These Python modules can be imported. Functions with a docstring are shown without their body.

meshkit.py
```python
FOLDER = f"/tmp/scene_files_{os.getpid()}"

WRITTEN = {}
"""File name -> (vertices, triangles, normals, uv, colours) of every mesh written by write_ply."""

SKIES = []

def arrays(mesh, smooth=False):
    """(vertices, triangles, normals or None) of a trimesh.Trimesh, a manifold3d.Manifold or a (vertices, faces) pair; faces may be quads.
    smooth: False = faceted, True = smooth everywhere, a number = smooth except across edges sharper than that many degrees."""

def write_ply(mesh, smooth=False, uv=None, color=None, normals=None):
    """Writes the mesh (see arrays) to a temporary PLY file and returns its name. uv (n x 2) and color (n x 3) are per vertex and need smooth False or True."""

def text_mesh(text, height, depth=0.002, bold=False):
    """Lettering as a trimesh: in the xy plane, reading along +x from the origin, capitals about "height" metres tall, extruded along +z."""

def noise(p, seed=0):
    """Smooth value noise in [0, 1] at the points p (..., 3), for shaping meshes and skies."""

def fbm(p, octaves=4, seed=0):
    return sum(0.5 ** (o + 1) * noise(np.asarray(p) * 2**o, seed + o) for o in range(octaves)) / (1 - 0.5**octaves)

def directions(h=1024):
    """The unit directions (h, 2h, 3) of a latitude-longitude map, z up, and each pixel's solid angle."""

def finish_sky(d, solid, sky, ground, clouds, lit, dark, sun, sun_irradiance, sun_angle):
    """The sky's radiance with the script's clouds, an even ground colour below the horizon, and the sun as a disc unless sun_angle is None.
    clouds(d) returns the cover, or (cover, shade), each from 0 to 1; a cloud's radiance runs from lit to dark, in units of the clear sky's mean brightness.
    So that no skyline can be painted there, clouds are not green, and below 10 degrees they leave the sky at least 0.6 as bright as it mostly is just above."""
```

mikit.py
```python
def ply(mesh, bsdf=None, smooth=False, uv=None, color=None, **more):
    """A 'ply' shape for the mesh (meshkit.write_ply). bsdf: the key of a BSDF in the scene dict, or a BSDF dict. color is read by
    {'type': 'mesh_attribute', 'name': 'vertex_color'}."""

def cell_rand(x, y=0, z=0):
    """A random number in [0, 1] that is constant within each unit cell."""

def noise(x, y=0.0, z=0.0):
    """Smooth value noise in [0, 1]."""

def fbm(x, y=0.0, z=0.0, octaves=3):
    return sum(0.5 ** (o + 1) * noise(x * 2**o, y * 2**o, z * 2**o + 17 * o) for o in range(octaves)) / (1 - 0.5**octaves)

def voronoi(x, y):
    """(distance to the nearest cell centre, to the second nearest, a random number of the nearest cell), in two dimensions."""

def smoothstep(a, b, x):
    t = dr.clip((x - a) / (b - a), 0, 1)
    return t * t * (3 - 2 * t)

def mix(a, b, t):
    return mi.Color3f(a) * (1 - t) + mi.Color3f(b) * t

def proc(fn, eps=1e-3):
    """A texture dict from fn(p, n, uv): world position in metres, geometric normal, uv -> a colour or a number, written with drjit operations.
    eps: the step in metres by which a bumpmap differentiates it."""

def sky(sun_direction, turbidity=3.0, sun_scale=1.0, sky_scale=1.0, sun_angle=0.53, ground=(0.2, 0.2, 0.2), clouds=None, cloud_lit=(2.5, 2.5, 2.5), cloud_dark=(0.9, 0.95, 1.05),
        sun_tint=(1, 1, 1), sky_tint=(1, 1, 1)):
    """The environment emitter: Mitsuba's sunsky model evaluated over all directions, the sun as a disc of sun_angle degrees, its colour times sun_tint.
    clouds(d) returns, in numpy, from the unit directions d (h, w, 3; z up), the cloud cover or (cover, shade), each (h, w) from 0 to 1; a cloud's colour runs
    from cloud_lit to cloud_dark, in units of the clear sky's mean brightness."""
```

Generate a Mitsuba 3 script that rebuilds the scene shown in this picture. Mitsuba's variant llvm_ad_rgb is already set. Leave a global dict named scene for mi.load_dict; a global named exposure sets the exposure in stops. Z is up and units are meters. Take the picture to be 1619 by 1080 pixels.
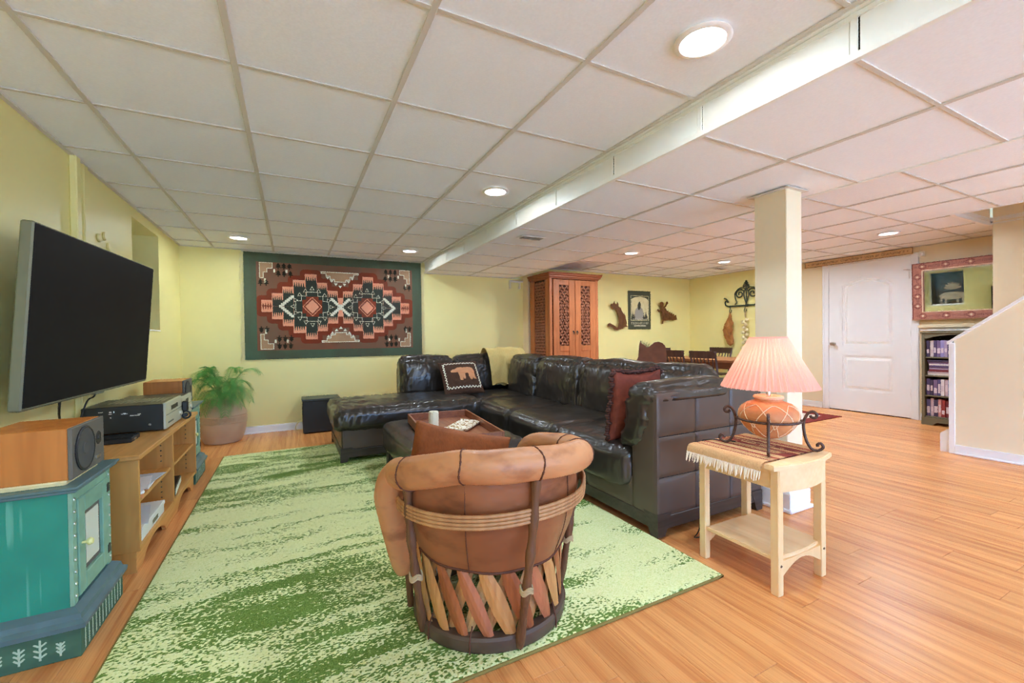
import math, random
import numpy as np, trimesh, drjit as dr, mitsuba as mi, manifold3d as m3
from shapely.geometry import Polygon, MultiPolygon, LineString, Point, box as sbox
from shapely.ops import unary_union
from shapely import affinity
import mikit, meshkit
from mikit import proc, noise, fbm, voronoi, smoothstep, mix, cell_rand

T = mi.ScalarTransform4f
PI = math.pi
scene, labels = {}, {}
rng = random.Random(7)
nrng = np.random.default_rng(7)

# ------------------------------------------------------------------ camera, lights, exposure
exposure = -0.12
CAM = np.array([0.0, 0.0, 1.1237])
def cam_axes(yaw, pitch, roll):
    f = np.array([math.sin(yaw) * math.cos(pitch), math.cos(yaw) * math.cos(pitch), math.sin(pitch)])
    r = np.cross(f, [0, 0, 1]); r /= np.linalg.norm(r); u = np.cross(r, f)
    return f, -r * math.sin(roll) + u * math.cos(roll)
fwd, upv = cam_axes(0.4749, -0.0116, -0.013)
scene['camera'] = {'type': 'perspective', 'fov': 2 * math.degrees(math.atan(809.5 / 675.7)), 'fov_axis': 'x', 'near_clip': 0.05,
                   'to_world': T().look_at(origin=CAM.tolist(), target=(CAM + fwd).tolist(), up=upv.tolist())}
LAMP = 275.0                                # radiance of the recessed lamps
WARM, NEUTRAL, COOL = (0.88, 1.0, 1.08), (0.83, 1.0, 1.18), (0.80, 1.0, 1.24)
# centre of each recessed lamp: x, y, tint, strength
LIGHTS = [(1.345, 1.07, NEUTRAL, 1.0), (1.345, 2.85, NEUTRAL, 1.0), (1.30, 5.247, NEUTRAL, 1.0), (-0.48, 5.27, WARM, .75),
          (3.94, 4.237, WARM, 2.1), (5.71, 4.198, WARM, 2.1), (5.77, 2.26, COOL, 1.35),
          (1.345, -0.75, NEUTRAL, 1.0), (-0.48, -0.75, NEUTRAL, 1.0), (3.94, 0.4, NEUTRAL, .8), (3.94, -1.4, COOL, .8)]
LAMP_BULB = 46.0                             # radiance of the table lamp's bulb
ADDED_STAIR_LAMP = 32.0  # radiance of an unseen lamp added to brighten the stairwell
SKY_SCALE, SKY_TINT, GROUND = 21.0, (0.62, 1.0, 1.50), (0.75, 0.75, 0.75)
# daylight through the glass doors added behind the camera to light the ceiling: a high sun on the far side of the house, pale ground made up to throw light upward
scene['sky'] = mikit.sky((0.15, 0.75, 0.65), turbidity=4.0, sun_scale=SKY_SCALE, sky_scale=SKY_SCALE, ground=GROUND, sky_tint=SKY_TINT, sun_tint=SKY_TINT)

# ------------------------------------------------------------------ helpers
def num(key):
    if key not in scene and key not in labels: return key
    i = 1
    while f'{key}_{i:03d}' in scene or f'{key}_{i:03d}' in labels: i += 1
    return f'{key}_{i:03d}'

def tag(key, label=None, cat=None, group=None, kind=None):
    d = labels.setdefault(key, {})
    for k, v in (('label', label), ('category', cat), ('group', group), ('kind', kind)):
        if v: d[k] = v
    return key

def thing(name, label, cat, group=None):
    return tag(num(name), label, cat, group)

def add(name, mesh, bsdf, parent=None, smooth=False, label=None, cat=None, group=None, kind=None, **more):
    key = num((parent + '__' if parent else '') + name)
    if isinstance(mesh, dict): d = {**mesh, **more}
    else: d = mikit.ply(mesh, bsdf, smooth=smooth, **more)
    scene[key] = d
    if label or cat or kind or group: tag(key, label, cat, group, kind)
    return key

def struct(name, mesh, bsdf, parent=None, smooth=False, **more):
    return add(name, mesh, bsdf, parent, smooth, kind=None if parent else 'structure', **more)

def cat_(ms): return trimesh.util.concatenate(ms)

def bx(x0, x1, y0, y1, z0, z1, b=0.0):
    """axis-aligned box, its edges chamfered by b"""
    if x1 < x0: x0, x1 = x1, x0
    if y1 < y0: y0, y1 = y1, y0
    if z1 < z0: z0, z1 = z1, z0
    b = min(b, 0.45 * min(x1 - x0, y1 - y0, z1 - z0))
    if b <= 0:
        m = trimesh.creation.box([x1 - x0, y1 - y0, z1 - z0]); m.apply_translation([(x0 + x1) / 2, (y0 + y1) / 2, (z0 + z1) / 2]); return m
    P = []
    for sx in (0, 1):
        for sy in (0, 1):
            for sz in (0, 1):
                X, Y, Z = (x1, x0)[sx], (y1, y0)[sy], (z1, z0)[sz]
                dx, dy, dz = (-b if sx == 0 else b), (-b if sy == 0 else b), (-b if sz == 0 else b)
                P += [(X, Y + dy, Z + dz), (X + dx, Y, Z + dz), (X + dx, Y + dy, Z)]
    return trimesh.convex.convex_hull(np.array(P))

def mat4(loc=(0, 0, 0), rz=0.0, rx=0.0, ry=0.0, s=1.0):
    M = trimesh.transformations.euler_matrix(rx, ry, rz, 'sxyz'); M[:3, :3] *= s; M[:3, 3] = loc; return M

def mv(m, loc=(0, 0, 0), rz=0.0, rx=0.0, ry=0.0, s=1.0):
    m = m.copy(); m.apply_transform(mat4(loc, rz, rx, ry, s)); return m

def tube(path, rad, n=10, caps=True, closed=False):
    """a tube along a polyline; rad is one radius or one per point"""
    P = np.asarray(path, float); k = len(P); rad = np.broadcast_to(rad, (k,)).astype(float)
    if closed: d = np.roll(P, -1, 0) - np.roll(P, 1, 0)
    else:
        d = np.gradient(P, axis=0)
    d /= np.maximum(np.linalg.norm(d, axis=1, keepdims=True), 1e-12)
    a = np.cross(d[0], [0, 0, 1]);
    if np.linalg.norm(a) < 1e-3: a = np.cross(d[0], [1, 0, 0])
    a /= np.linalg.norm(a); A = []
    for i in range(k):
        a = a - d[i] * (a @ d[i]); a /= np.linalg.norm(a); A.append(a)
    A = np.array(A); B = np.cross(d, A)
    t = np.arange(n) * 2 * PI / n
    V = P[:, None] + rad[:, None, None] * (np.cos(t)[None, :, None] * A[:, None] + np.sin(t)[None, :, None] * B[:, None])
    V = V.reshape(-1, 3); F = []
    idx = np.arange(n); nx = (idx + 1) % n
    for i in range(k if closed else k - 1):
        j = (i + 1) % k
        a0, a1, b0, b1 = i * n + idx, i * n + nx, j * n + idx, j * n + nx
        F += [np.stack([a0, a1, b1], 1), np.stack([a0, b1, b0], 1)]
    if caps and not closed:
        c0, c1 = len(V), len(V) + 1
        V = np.vstack([V, P[0], P[-1]])
        F += [np.stack([idx * 0 + c0, nx, idx], 1), np.stack([idx * 0 + c1, (k - 1) * n + idx, (k - 1) * n + nx], 1)]
    return trimesh.Trimesh(V, np.vstack(F), process=False)

def lathe(prof, n=40, loc=(0, 0, 0)):
    """profile [(r, z), ...] from bottom to top revolved about z"""
    P = np.array(prof, float); t = np.arange(n) * 2 * PI / n; k = len(P)
    V = np.stack([P[:, None, 0] * np.cos(t), P[:, None, 0] * np.sin(t), np.repeat(P[:, 1:2], n, 1)], -1).reshape(-1, 3)
    idx = np.arange(n); nx = (idx + 1) % n; F = []
    for i in range(k - 1):
        a0, a1, b0, b1 = i * n + idx, i * n + nx, (i + 1) * n + idx, (i + 1) * n + nx
        F += [np.stack([a0, a1, b1], 1), np.stack([a0, b1, b0], 1)]
    m = trimesh.Trimesh(V + np.array(loc), np.vstack(F), process=False); m.merge_vertices(); m.update_faces(m.nondegenerate_faces()); return m

def grid_mesh(V, wrap_u=False):
    """triangles over an array of points (nu, nv, 3)"""
    nu, nv = V.shape[:2]
    i, j = np.meshgrid(np.arange(nu if wrap_u else nu - 1), np.arange(nv - 1), indexing='ij')
    a, b = (i * nv + j).ravel(), (((i + 1) % nu) * nv + j).ravel()
    F = np.vstack([np.stack([a, b, b + 1], 1), np.stack([a, b + 1, a + 1], 1)])
    return trimesh.Trimesh(V.reshape(-1, 3), F, process=False)

def ext(poly, h):
    """a shapely polygon extruded along +z"""
    gs = [g for g in (poly.geoms if hasattr(poly, 'geoms') else [poly]) if g.geom_type == 'Polygon' and g.area > 1e-9]
    return cat_([trimesh.creation.extrude_polygon(g, h) for g in gs])

def onto(m, o, u, v, w):
    """maps local x, y, z onto the axes u, v, w at the origin o"""
    M = np.eye(4); M[:3, 0], M[:3, 1], M[:3, 2], M[:3, 3] = u, v, w, o
    m = m.copy(); m.apply_transform(M); return m

def plate_y(poly, y, h, side=-1):    # polygon in (x, z) on a wall y = const, h thick towards side
    return onto(ext(poly, h), (0, y, 0), (1, 0, 0), (0, 0, 1), (0, side, 0)) if side < 0 else onto(ext(poly, h), (0, y, 0), (1, 0, 0), (0, 0, 1), (0, 1, 0))
def fix(m):
    m = m.copy()
    if m.volume < 0: m.invert()
    return m

def smoothed(path, n=6):
    """Catmull-Rom through the points"""
    P = np.asarray(path, float); Q = np.vstack([2 * P[0] - P[1], P, 2 * P[-1] - P[-2]]); out = []
    for i in range(1, len(Q) - 2):
        for t in np.arange(n) / n:
            p0, p1, p2, p3 = Q[i - 1:i + 3]
            out.append(0.5 * (2 * p1 + (p2 - p0) * t + (2 * p0 - 5 * p1 + 4 * p2 - p3) * t * t + (3 * p1 - p0 - 3 * p2 + p3) * t ** 3))
    return np.array(out + [P[-1]])

def nz(P, s, seed=0.0):
    """smooth noise in [-1, 1] at points"""
    return meshkit.noise(np.asarray(P) * s + seed) 

# ------------------------------------------------------------------ materials
def mat(name, col, rough=0.5, metallic=0.0, spec=0.5, bump=None, bscale=0.002, two=True, **kw):
    c = proc(col) if callable(col) else {'type': 'rgb', 'value': list(col)}
    d = {'type': 'principled', 'base_color': c, 'roughness': rough, 'metallic': metallic, 'specular': spec, **kw}
    if metallic: d.pop('specular')
    if bump is not None: d = {'type': 'bumpmap', 'arbitrary': proc(bump), 'scale': bscale, 'bsdf': d}
    if two: d = {'type': 'twosided', 'bsdf': d}
    scene[name] = d
    return name
def srgb(r, g, b):
    return tuple(((c / 255 + 0.055) / 1.055) ** 2.4 if c > 10 else c / 255 / 12.92 for c in (r, g, b))
def C3(t): return mi.Color3f(*t)

def wood(c1, c2, axis, scale=1.0, streak=0.55, seed=0.0):
    """grain along one world axis"""
    def fn(p, n, uv):
        q = [p.x, p.y, p.z]; l = q[axis]; a, b = [q[i] for i in range(3) if i != axis]
        w = fbm(l * 1.2 * scale + seed, a * 5 * scale, b * 5 * scale, 3)
        g = noise(l * 3 * scale + seed, a * 90 * scale + w * 8, b * 90 * scale + w * 8)
        r = fbm(l * 0.9 * scale, a * 16 * scale + w * 3, b * 16 * scale + seed, 3)
        return mix(c1, c2, dr.clip(r * 0.85 + (g - 0.5) * streak, 0, 1))
    return fn

# ------------------------------------------------------------------ materials of the room
YEL = srgb(238, 226, 154); CREAM = srgb(238, 222, 188)
def paint(c):
    a, b = tuple(v * 0.96 for v in c), tuple(min(v * 1.03, .95) for v in c)
    def fn(p, n, uv):
        v = fbm(p.x * 2.1 + 3, p.y * 2.1, p.z * 2.1, 2)
        return mix(a, b, v)
    return fn
mat('yellow_paint', paint(YEL), 0.42, spec=0.35)
mat('cream_paint', paint(CREAM), 0.5, spec=0.3)
mat('white_paint', srgb(242, 242, 240), 0.35)
mat('door_white', srgb(240, 240, 242), 0.35)
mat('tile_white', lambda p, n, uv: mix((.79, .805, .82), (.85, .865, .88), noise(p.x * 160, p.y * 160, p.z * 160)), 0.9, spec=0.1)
mat('grid_white', srgb(205, 200, 190), 0.6, spec=0.3)
mat('fascia_white', srgb(236, 238, 232), 0.5, spec=0.3)
mat('gap_shade', (0.03, 0.03, 0.03), 0.9)  # near black put in for the shade inside gaps and openings
mat('chrome', (0.75, 0.75, 0.76), 0.2, metallic=1.0)
mat('black_metal', (0.012, 0.012, 0.012), 0.45)
mat('subfloor', srgb(120, 70, 40), 0.8)
OAK1, OAK2 = srgb(222, 158, 96), srgb(188, 110, 56)
def oak(seed, tone):
    a, b = tuple(v * tone for v in OAK1), tuple(v * tone for v in OAK2)
    def fn(p, n, uv):
        w = fbm(p.x * 9 + seed, p.y * 0.8, seed, 3)
        arch = dr.sin((p.x * 55 + dr.sin(p.y * 1.7 + seed) * 1.5 + w * 16)) * 0.5 + 0.5
        fine = noise(p.x * 260 + seed, p.y * 6, 1.0)
        broad = noise(p.x * 14 + seed, p.y * 1.3, 4.0)
        t = dr.clip(arch * arch * 0.38 + fine * 0.5 + (broad - 0.5) * 0.36, 0, 1)
        return mix(a, b, t)
    return fn
for k, (s, t) in enumerate(((0.0, 1.0), (5.3, 1.05), (11.7, 0.94), (23.1, 1.02), (31.9, 0.98))):
    mat(f'oak_floor_{k}', oak(s, t), 0.34, spec=0.5)

# ------------------------------------------------------------------ structure
XL, YB, XJ, YD, XR, XR2, YN = -1.11, 5.965, 3.27, 5.80, 6.87, 7.04, -2.3
ZC, ZS, XS0, XS1 = 2.19, 2.033, 1.683, 3.10
XST, XSW, YST = 5.37, 6.32, 1.645             # knee wall face, stairwell side wall, foot of the stairs

struct('floor', bx(XL - .15, XR2 + .2, YN - .12, YB + .15, -0.06, -0.011), 'subfloor')
PW, PL = 0.128, 1.22
planks, c = [], 0
x = XL
while x < XR2:
    x1 = min(x + PW, XR2); y = YN - rng.random() * PL
    while y < YB:
        y0, y1 = max(y, YN), min(y + PL, YB)
        if y1 - y0 > 0.05 and y1 > 0.15:
            planks.append((x, x1, y0, y1))
        y += PL
    x = x1
planks.sort(key=lambda q: (max(abs((q[0] + q[1]) / 2 - 0), 0) ** 2 + ((q[2] + q[3]) / 2) ** 2))
def plank(q): return bx(q[0] + .0003, q[1] - .0003, q[2] + .0005, q[3] - .0005, -0.011, 0.0, 0.0009)
def seen(q):
    hid = sbox(-.55, 1.7, 1.35, 4.85).contains(sbox(q[0], q[2], q[1], q[3])) or sbox(1.75, 4.2, 2.66, 5.3).contains(sbox(q[0], q[2], q[1], q[3])) or q[3] < 0.35 or q[1] < -1.0
    return not hid
front = [q for q in planks if seen(q)]; rest = [q for q in planks if not seen(q)]
rest += front[300:]; front = front[:300]
for i, q in enumerate(front): add('plank', plank(q), f'oak_floor_{(i * 7) % 5}', 'floor')
add('plank_rows', cat_([plank(q) for q in rest]), 'oak_floor_0', 'floor', kind='stuff')
struct('floor_near', bx(XL, XR2, YN, 0.15, -0.0105, -0.0005), 'oak_floor_3')

# walls
WY0, WY1, WZ0, WZ1 = 4.37, 5.12, 1.215, 2.11
struct('wall_left', cat_([bx(XL - .12, XL, YN, WY0, 0, 2.3), bx(XL - .12, XL, WY1, YB + .12, 0, 2.3), bx(XL - .12, XL, WY0, WY1, 0, WZ0), bx(XL - .12, XL, WY0, WY1, WZ1, 2.3)]), 'yellow_paint')
add('pipe_cover', bx(XL, XL + .035, 3.30, 3.36, 0.0, 2.19, .006), 'yellow_paint', 'wall_left')
add('pipe_cover', bx(XL, XL + .022, 3.44, 3.50, 0.0, 2.19, .006), 'yellow_paint', 'wall_left')
struct('wall_back', bx(XL, XJ, YB, YB + .12, 0, 2.3), 'yellow_paint')
struct('wall_jog', bx(XJ, XJ + .1, YD + .0, YB + .12, 0, 2.3), 'cream_paint')
struct('wall_dining', bx(XJ + .1, XR + .3, YD, YD + .12, 0, 2.3), 'yellow_paint')
struct('wall_dining_right', bx(XR, XR + .3, 4.1, YD, 0, 2.3), 'yellow_paint')
DY0, DY1, DZ1 = 2.52, 3.47, 2.09
struct('wall_right', cat_([bx(XR2, XR2 + .12, DY1, 4.1, 0, 2.3), bx(XR2, XR2 + .12, YN, DY0, 0, 2.3), bx(XR2, XR2 + .12, DY0, DY1, DZ1, 2.3)]), 'cream_paint')
ADDED_DOORS = [(-.75, 1.65), (1.95, 5.05)]              # made-up glass doors behind the camera, added to let daylight in
struct('wall_light_seal', cat_([bx(XR2 + .12, XR2 + .2, YN - .12, YB + .2, -.06, 3.7), bx(XST - .1, XR2 + .2, YST + .08, YST + .14, 2.2, 3.7), bx(XL - .62, XL - .56, WY0 - .4, WY1 + .4, .9, 2.4), bx(XL - .6, XL - .12, WY0 - .4, WY0 - .34, .9, 2.4), bx(XL - .6, XL - .12, WY1 + .34, WY1 + .4, .9, 2.4), bx(XL - .6, XL - .12, WY0 - .4, WY1 + .4, 2.32, 2.38), bx(XL - .6, XL - .12, WY0 - .4, WY1 + .4, .9, .96)]), 'cream_paint')  # unseen boxes added to keep skylight from leaking in
struct('wall_near', cat_([bx(XL - .12, ADDED_DOORS[0][0], YN - .12, YN, 0, 3.7), bx(ADDED_DOORS[0][1], ADDED_DOORS[1][0], YN - .12, YN, 0, 3.7), bx(ADDED_DOORS[1][1], XR2 + .12, YN - .12, YN, 0, 3.7), bx(ADDED_DOORS[0][0], ADDED_DOORS[0][1], YN - .12, YN, 2.12, 3.7), bx(ADDED_DOORS[1][0], ADDED_DOORS[1][1], YN - .12, YN, 2.12, 3.7)]), 'cream_paint')
scene['pane_glass'] = {'type': 'thindielectric', 'int_ior': 1.5}
for k, (a, b) in enumerate(ADDED_DOORS):
    n = 2 if k == 0 else 3
    dd = struct(f'door_{k + 2}', cat_([bx(a, b, YN - .10, YN - .02, 2.07, 2.12, .003), bx(a, b, YN - .10, YN - .02, 0, .04, .003), bx(a, a + .05, YN - .10, YN - .02, .04, 2.07, .003), bx(b - .05, b, YN - .10, YN - .02, .04, 2.07, .003)]), 'white_paint')  # frame of an added door, here only for its daylight
    w_ = (b - a - .1) / n
    for i in range(n):
        x0, x1 = a + .05 + w_ * i, a + .05 + w_ * (i + 1)
        sa = add('added_sash', cat_([bx(x0, x0 + .045, YN - .08, YN - .045, .04, 2.07, .003), bx(x1 - .045, x1, YN - .08, YN - .045, .04, 2.07, .003), bx(x0 + .045, x1 - .045, YN - .08, YN - .045, .04, .11, .003), bx(x0 + .045, x1 - .045, YN - .08, YN - .045, 2.02, 2.07, .003)]), 'white_paint', dd)
        y = YN - .062
        add('pane', trimesh.Trimesh([(x0 + .04, y, .10), (x1 - .04, y, .10), (x1 - .04, y, 2.03), (x0 + .04, y, 2.03)], [(0, 1, 2), (0, 2, 3)], process=False), 'pane_glass', sa)
# stairwell: knee wall with a raking cap, far side wall, header over the foot of the stairs
rake = Polygon([(YST - .02, 0), (YST - .02, 1.03), (0.21, 2.19), (0.21, 3.6), (YN, 3.6), (YN, 0)])
def plate_x(poly, x0, x1):   # polygon in (y, z), from x0 to x1
    return onto(ext(poly, x1 - x0), (x0, 0, 0), (0, 1, 0), (0, 0, 1), (1, 0, 0))
struct('wall_stair_knee', plate_x(rake, XST, XST + .10), 'cream_paint')
struct('wall_stair_side', bx(XSW, XSW + .1, YN, YST - .02, 0, 3.6), 'cream_paint')
struct('wall_stair_header', bx(XST + .06, XSW, YST, YST + .08, 2.205, 3.6), 'cream_paint')
struct('wall_stair_seal', bx(XST, XST + .1, .2, YST + .08, 2.206, 3.6), 'cream_paint')  # unseen wall added to keep skylight out of the stairwell
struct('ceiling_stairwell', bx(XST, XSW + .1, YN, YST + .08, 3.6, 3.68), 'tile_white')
sl = (2.19 - 1.03) / (0.21 - (YST - .02))
cap = Polygon([(YST + .02, 1.03 + .04 * sl), (YST + .02, 1.056 + .04 * sl), (0.21, 2.19 + .028), (0.21, 2.19 + .001)])
struct('trim_1', plate_x(cap, XST - .025, XST + .125), 'white_paint')
add('post', bx(XST - .012, XST + .112, YST - .03, YST + .012, 0, 1.015, .003), 'white_paint', 'trim_1')
add('cap_nose', bx(XST - .014, XST + .0, YST - 1.2, YST - .03, 0.0, 0.012), 'white_paint', 'trim_1')
struct('baseboard_stair', cat_([bx(XST - .014, XST, YN, YST - .03, 0, .085, .003), bx(XST - .026, XST - .014, YN, YST - .03, 0, .018, .004)]), 'white_paint')
steps = thing('staircase', 'white painted stair foot beside the sloping half wall', 'stairs')
add('stringer', plate_x(Polygon([(YST + .08, 0), (YST + .08, .17), (YST + .014, .225), (YST + .014, 0)]), XST + .02, XST + .10), 'white_paint', steps)
for k in range(8):
    add('step', bx(XST + .102, XSW - .002, YST + .06 - .265 * (k + 1) - .02, YST + .06 - .265 * k, .175 * k if k else 0, .175 * (k + 1), .004), 'oak_floor_2', steps)

# square column with a plinth
CX0, CX1, CY0, CY1 = 2.762, 2.925, 1.595, 1.805
struct('column', bx(CX0, CX1, CY0, CY1, 0, ZS, .004), 'cream_paint')
base = [bx(CX0 - .045, CX1 + .045, CY0 - .045, CY1 + .045, 0, .022, .006), bx(CX0 - .03, CX1 + .03, CY0 - .03, CY1 + .03, .02, .115, .003)]
pr = np.array([(CX0 - .03, CY0 - .03), (CX1 + .03, CY0 - .03), (CX1 + .03, CY1 + .03), (CX0 - .03, CY1 + .03)])
pq = np.array([(CX0 - .008, CY0 - .008), (CX1 + .008, CY0 - .008), (CX1 + .008, CY1 + .008), (CX0 - .008, CY1 + .008)])
base.append(trimesh.convex.convex_hull(np.vstack([np.c_[pr, [.115] * 4], np.c_[pq, [.145] * 4]])))
add('plinth', cat_(base), 'white_paint', 'column')
add('top_trim', bx(CX0 - .03, CX1 + .03, CY0 - .03, CY1 + .03, ZS - .006, ZS - .0005), 'grid_white', 'column')

# baseboards
def baseboard(side, x0, x1, y0, y1, key=None):
    nx, ny = (0, -1) if side == 'y-' else (-1, 0) if side == 'x-' else (1, 0)
    ms = []
    for t, z0, z1 in ((.013, 0, .078), (.009, .078, .09), (.022, 0, .016)):
        if nx == 0: ms.append(bx(x0, x1, y0 - t, y0, z0, z1, .0025))
        elif nx < 0: ms.append(bx(x0 - t, x0, y0, y1, z0, z1, .0025))
        else: ms.append(bx(x0, x0 + t, y0, y1, z0, z1, .0025))
    return cat_(ms)
struct('baseboard_back', baseboard('y-', XL, XJ, YB, YB), 'white_paint')
struct('baseboard_left', baseboard('x+', XL, XL, YN, YB), 'white_paint')
struct('baseboard_dining', baseboard('y-', XJ, XR, YD, YD), 'white_paint')
struct('baseboard_dining_right', baseboard('x-', XR, XR, 4.1, YD), 'white_paint')
struct('baseboard_right', cat_([baseboard('x-', XR2, XR2, DY1 + .085, 4.1), baseboard('x-', XR2, XR2, YN, DY0 - .085)]), 'white_paint')

# window recess in the left wall: deep reveal, glass, painted forest panel of the window well behind it
struct('window_1', cat_([bx(XL - .34, XL - .12, WY0 - .04, WY0, WZ0 - .04, WZ1 + .04), bx(XL - .34, XL - .12, WY1, WY1 + .04, WZ0 - .04, WZ1 + .04), bx(XL - .34, XL - .12, WY0, WY1, WZ1, WZ1 + .04), bx(XL - .34, XL - .12, WY0, WY1, WZ0 - .04, WZ0)]), 'yellow_paint')
add('sill', bx(XL - .30, XL + .006, WY0, WY1, WZ0, WZ0 + .012, .003), 'white_paint', 'window_1')
add('frame', cat_([bx(XL - .33, XL - .28, WY0, WY0 + .03, WZ0 + .012, WZ1), bx(XL - .33, XL - .28, WY1 - .03, WY1, WZ0 + .012, WZ1), bx(XL - .33, XL - .28, WY0, WY1, WZ1 - .03, WZ1), bx(XL - .33, XL - .28, WY0, WY1, WZ0 + .012, WZ0 + .04)]), 'white_paint', 'window_1')
pane = trimesh.Trimesh([(XL - .30, WY0 + .03, WZ0 + .04), (XL - .30, WY1 - .03, WZ0 + .04), (XL - .30, WY1 - .03, WZ1 - .03), (XL - .30, WY0 + .03, WZ1 - .03)], [(0, 1, 2), (0, 2, 3)], process=False)
add('pane', pane, 'pane_glass', 'window_1')
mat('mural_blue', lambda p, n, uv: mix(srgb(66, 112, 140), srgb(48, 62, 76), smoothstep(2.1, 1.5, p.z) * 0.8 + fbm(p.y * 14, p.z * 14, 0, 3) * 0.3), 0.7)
mat('mural_grey', srgb(190, 178, 164), 0.7); mat('mural_dark', srgb(36, 34, 28), 0.7); mat('mural_star', srgb(130, 160, 175), 0.7)
mural = add('well_panel', bx(XL - .50, XL - .46, WY0 - .12, WY1 + .12, WZ0 - .05, WZ1 + .1), 'mural_blue', 'window_1')
def plate_l(poly, x, h): return onto(ext(poly, h), (x, 0, 0), (0, 1, 0), (0, 0, 1), (1, 0, 0))
beast = Point(0, 0).buffer(1); beast = unary_union([affinity.translate(affinity.scale(beast, .26, .10), 4.72, 1.46), affinity.translate(affinity.scale(beast, .09, .07), 4.45, 1.45), *[sbox(x0, 1.25, x0 + .045, 1.46) for x0 in (4.5, 4.6, 4.83, 4.92)]])
add('beast', plate_l(beast, XL - .459, .004), 'mural_grey', mural)
hill = Polygon([(4.2, 1.17)] + [(4.2 + t * 1.05, 1.30 + .05 * math.sin(t * 17)) for t in np.linspace(0, 1, 24)] + [(5.25, 1.17)])
add('undergrowth', plate_l(hill, XL - .4595, .002), 'mural_dark', mural)
add('pines', plate_l(unary_union([Polygon([(y - .05, 1.35), (y, 1.35 + h), (y + .05, 1.35)]) for y, h in ((4.32, .5), (4.4, .35), (5.08, .55), (5.16, .4), (4.99, .3))]), XL - .4595, .0015), 'mural_dark', mural)
add('flower', plate_l(unary_union([affinity.translate(affinity.rotate(affinity.scale(Point(0, 0).buffer(1, 8), .03, .10), a, origin=(0, -.08)), 4.72, 1.72) for a in range(-75, 76, 25)]), XL - .4592, .002), 'mural_grey', mural)
add('stars', plate_l(unary_union([Point(4.3 + rng.random() * .85, 1.7 + rng.random() * .35).buffer(.012, 4) for _ in range(26)]), XL - .459, .001), 'mural_star', mural, kind='stuff')
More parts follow.
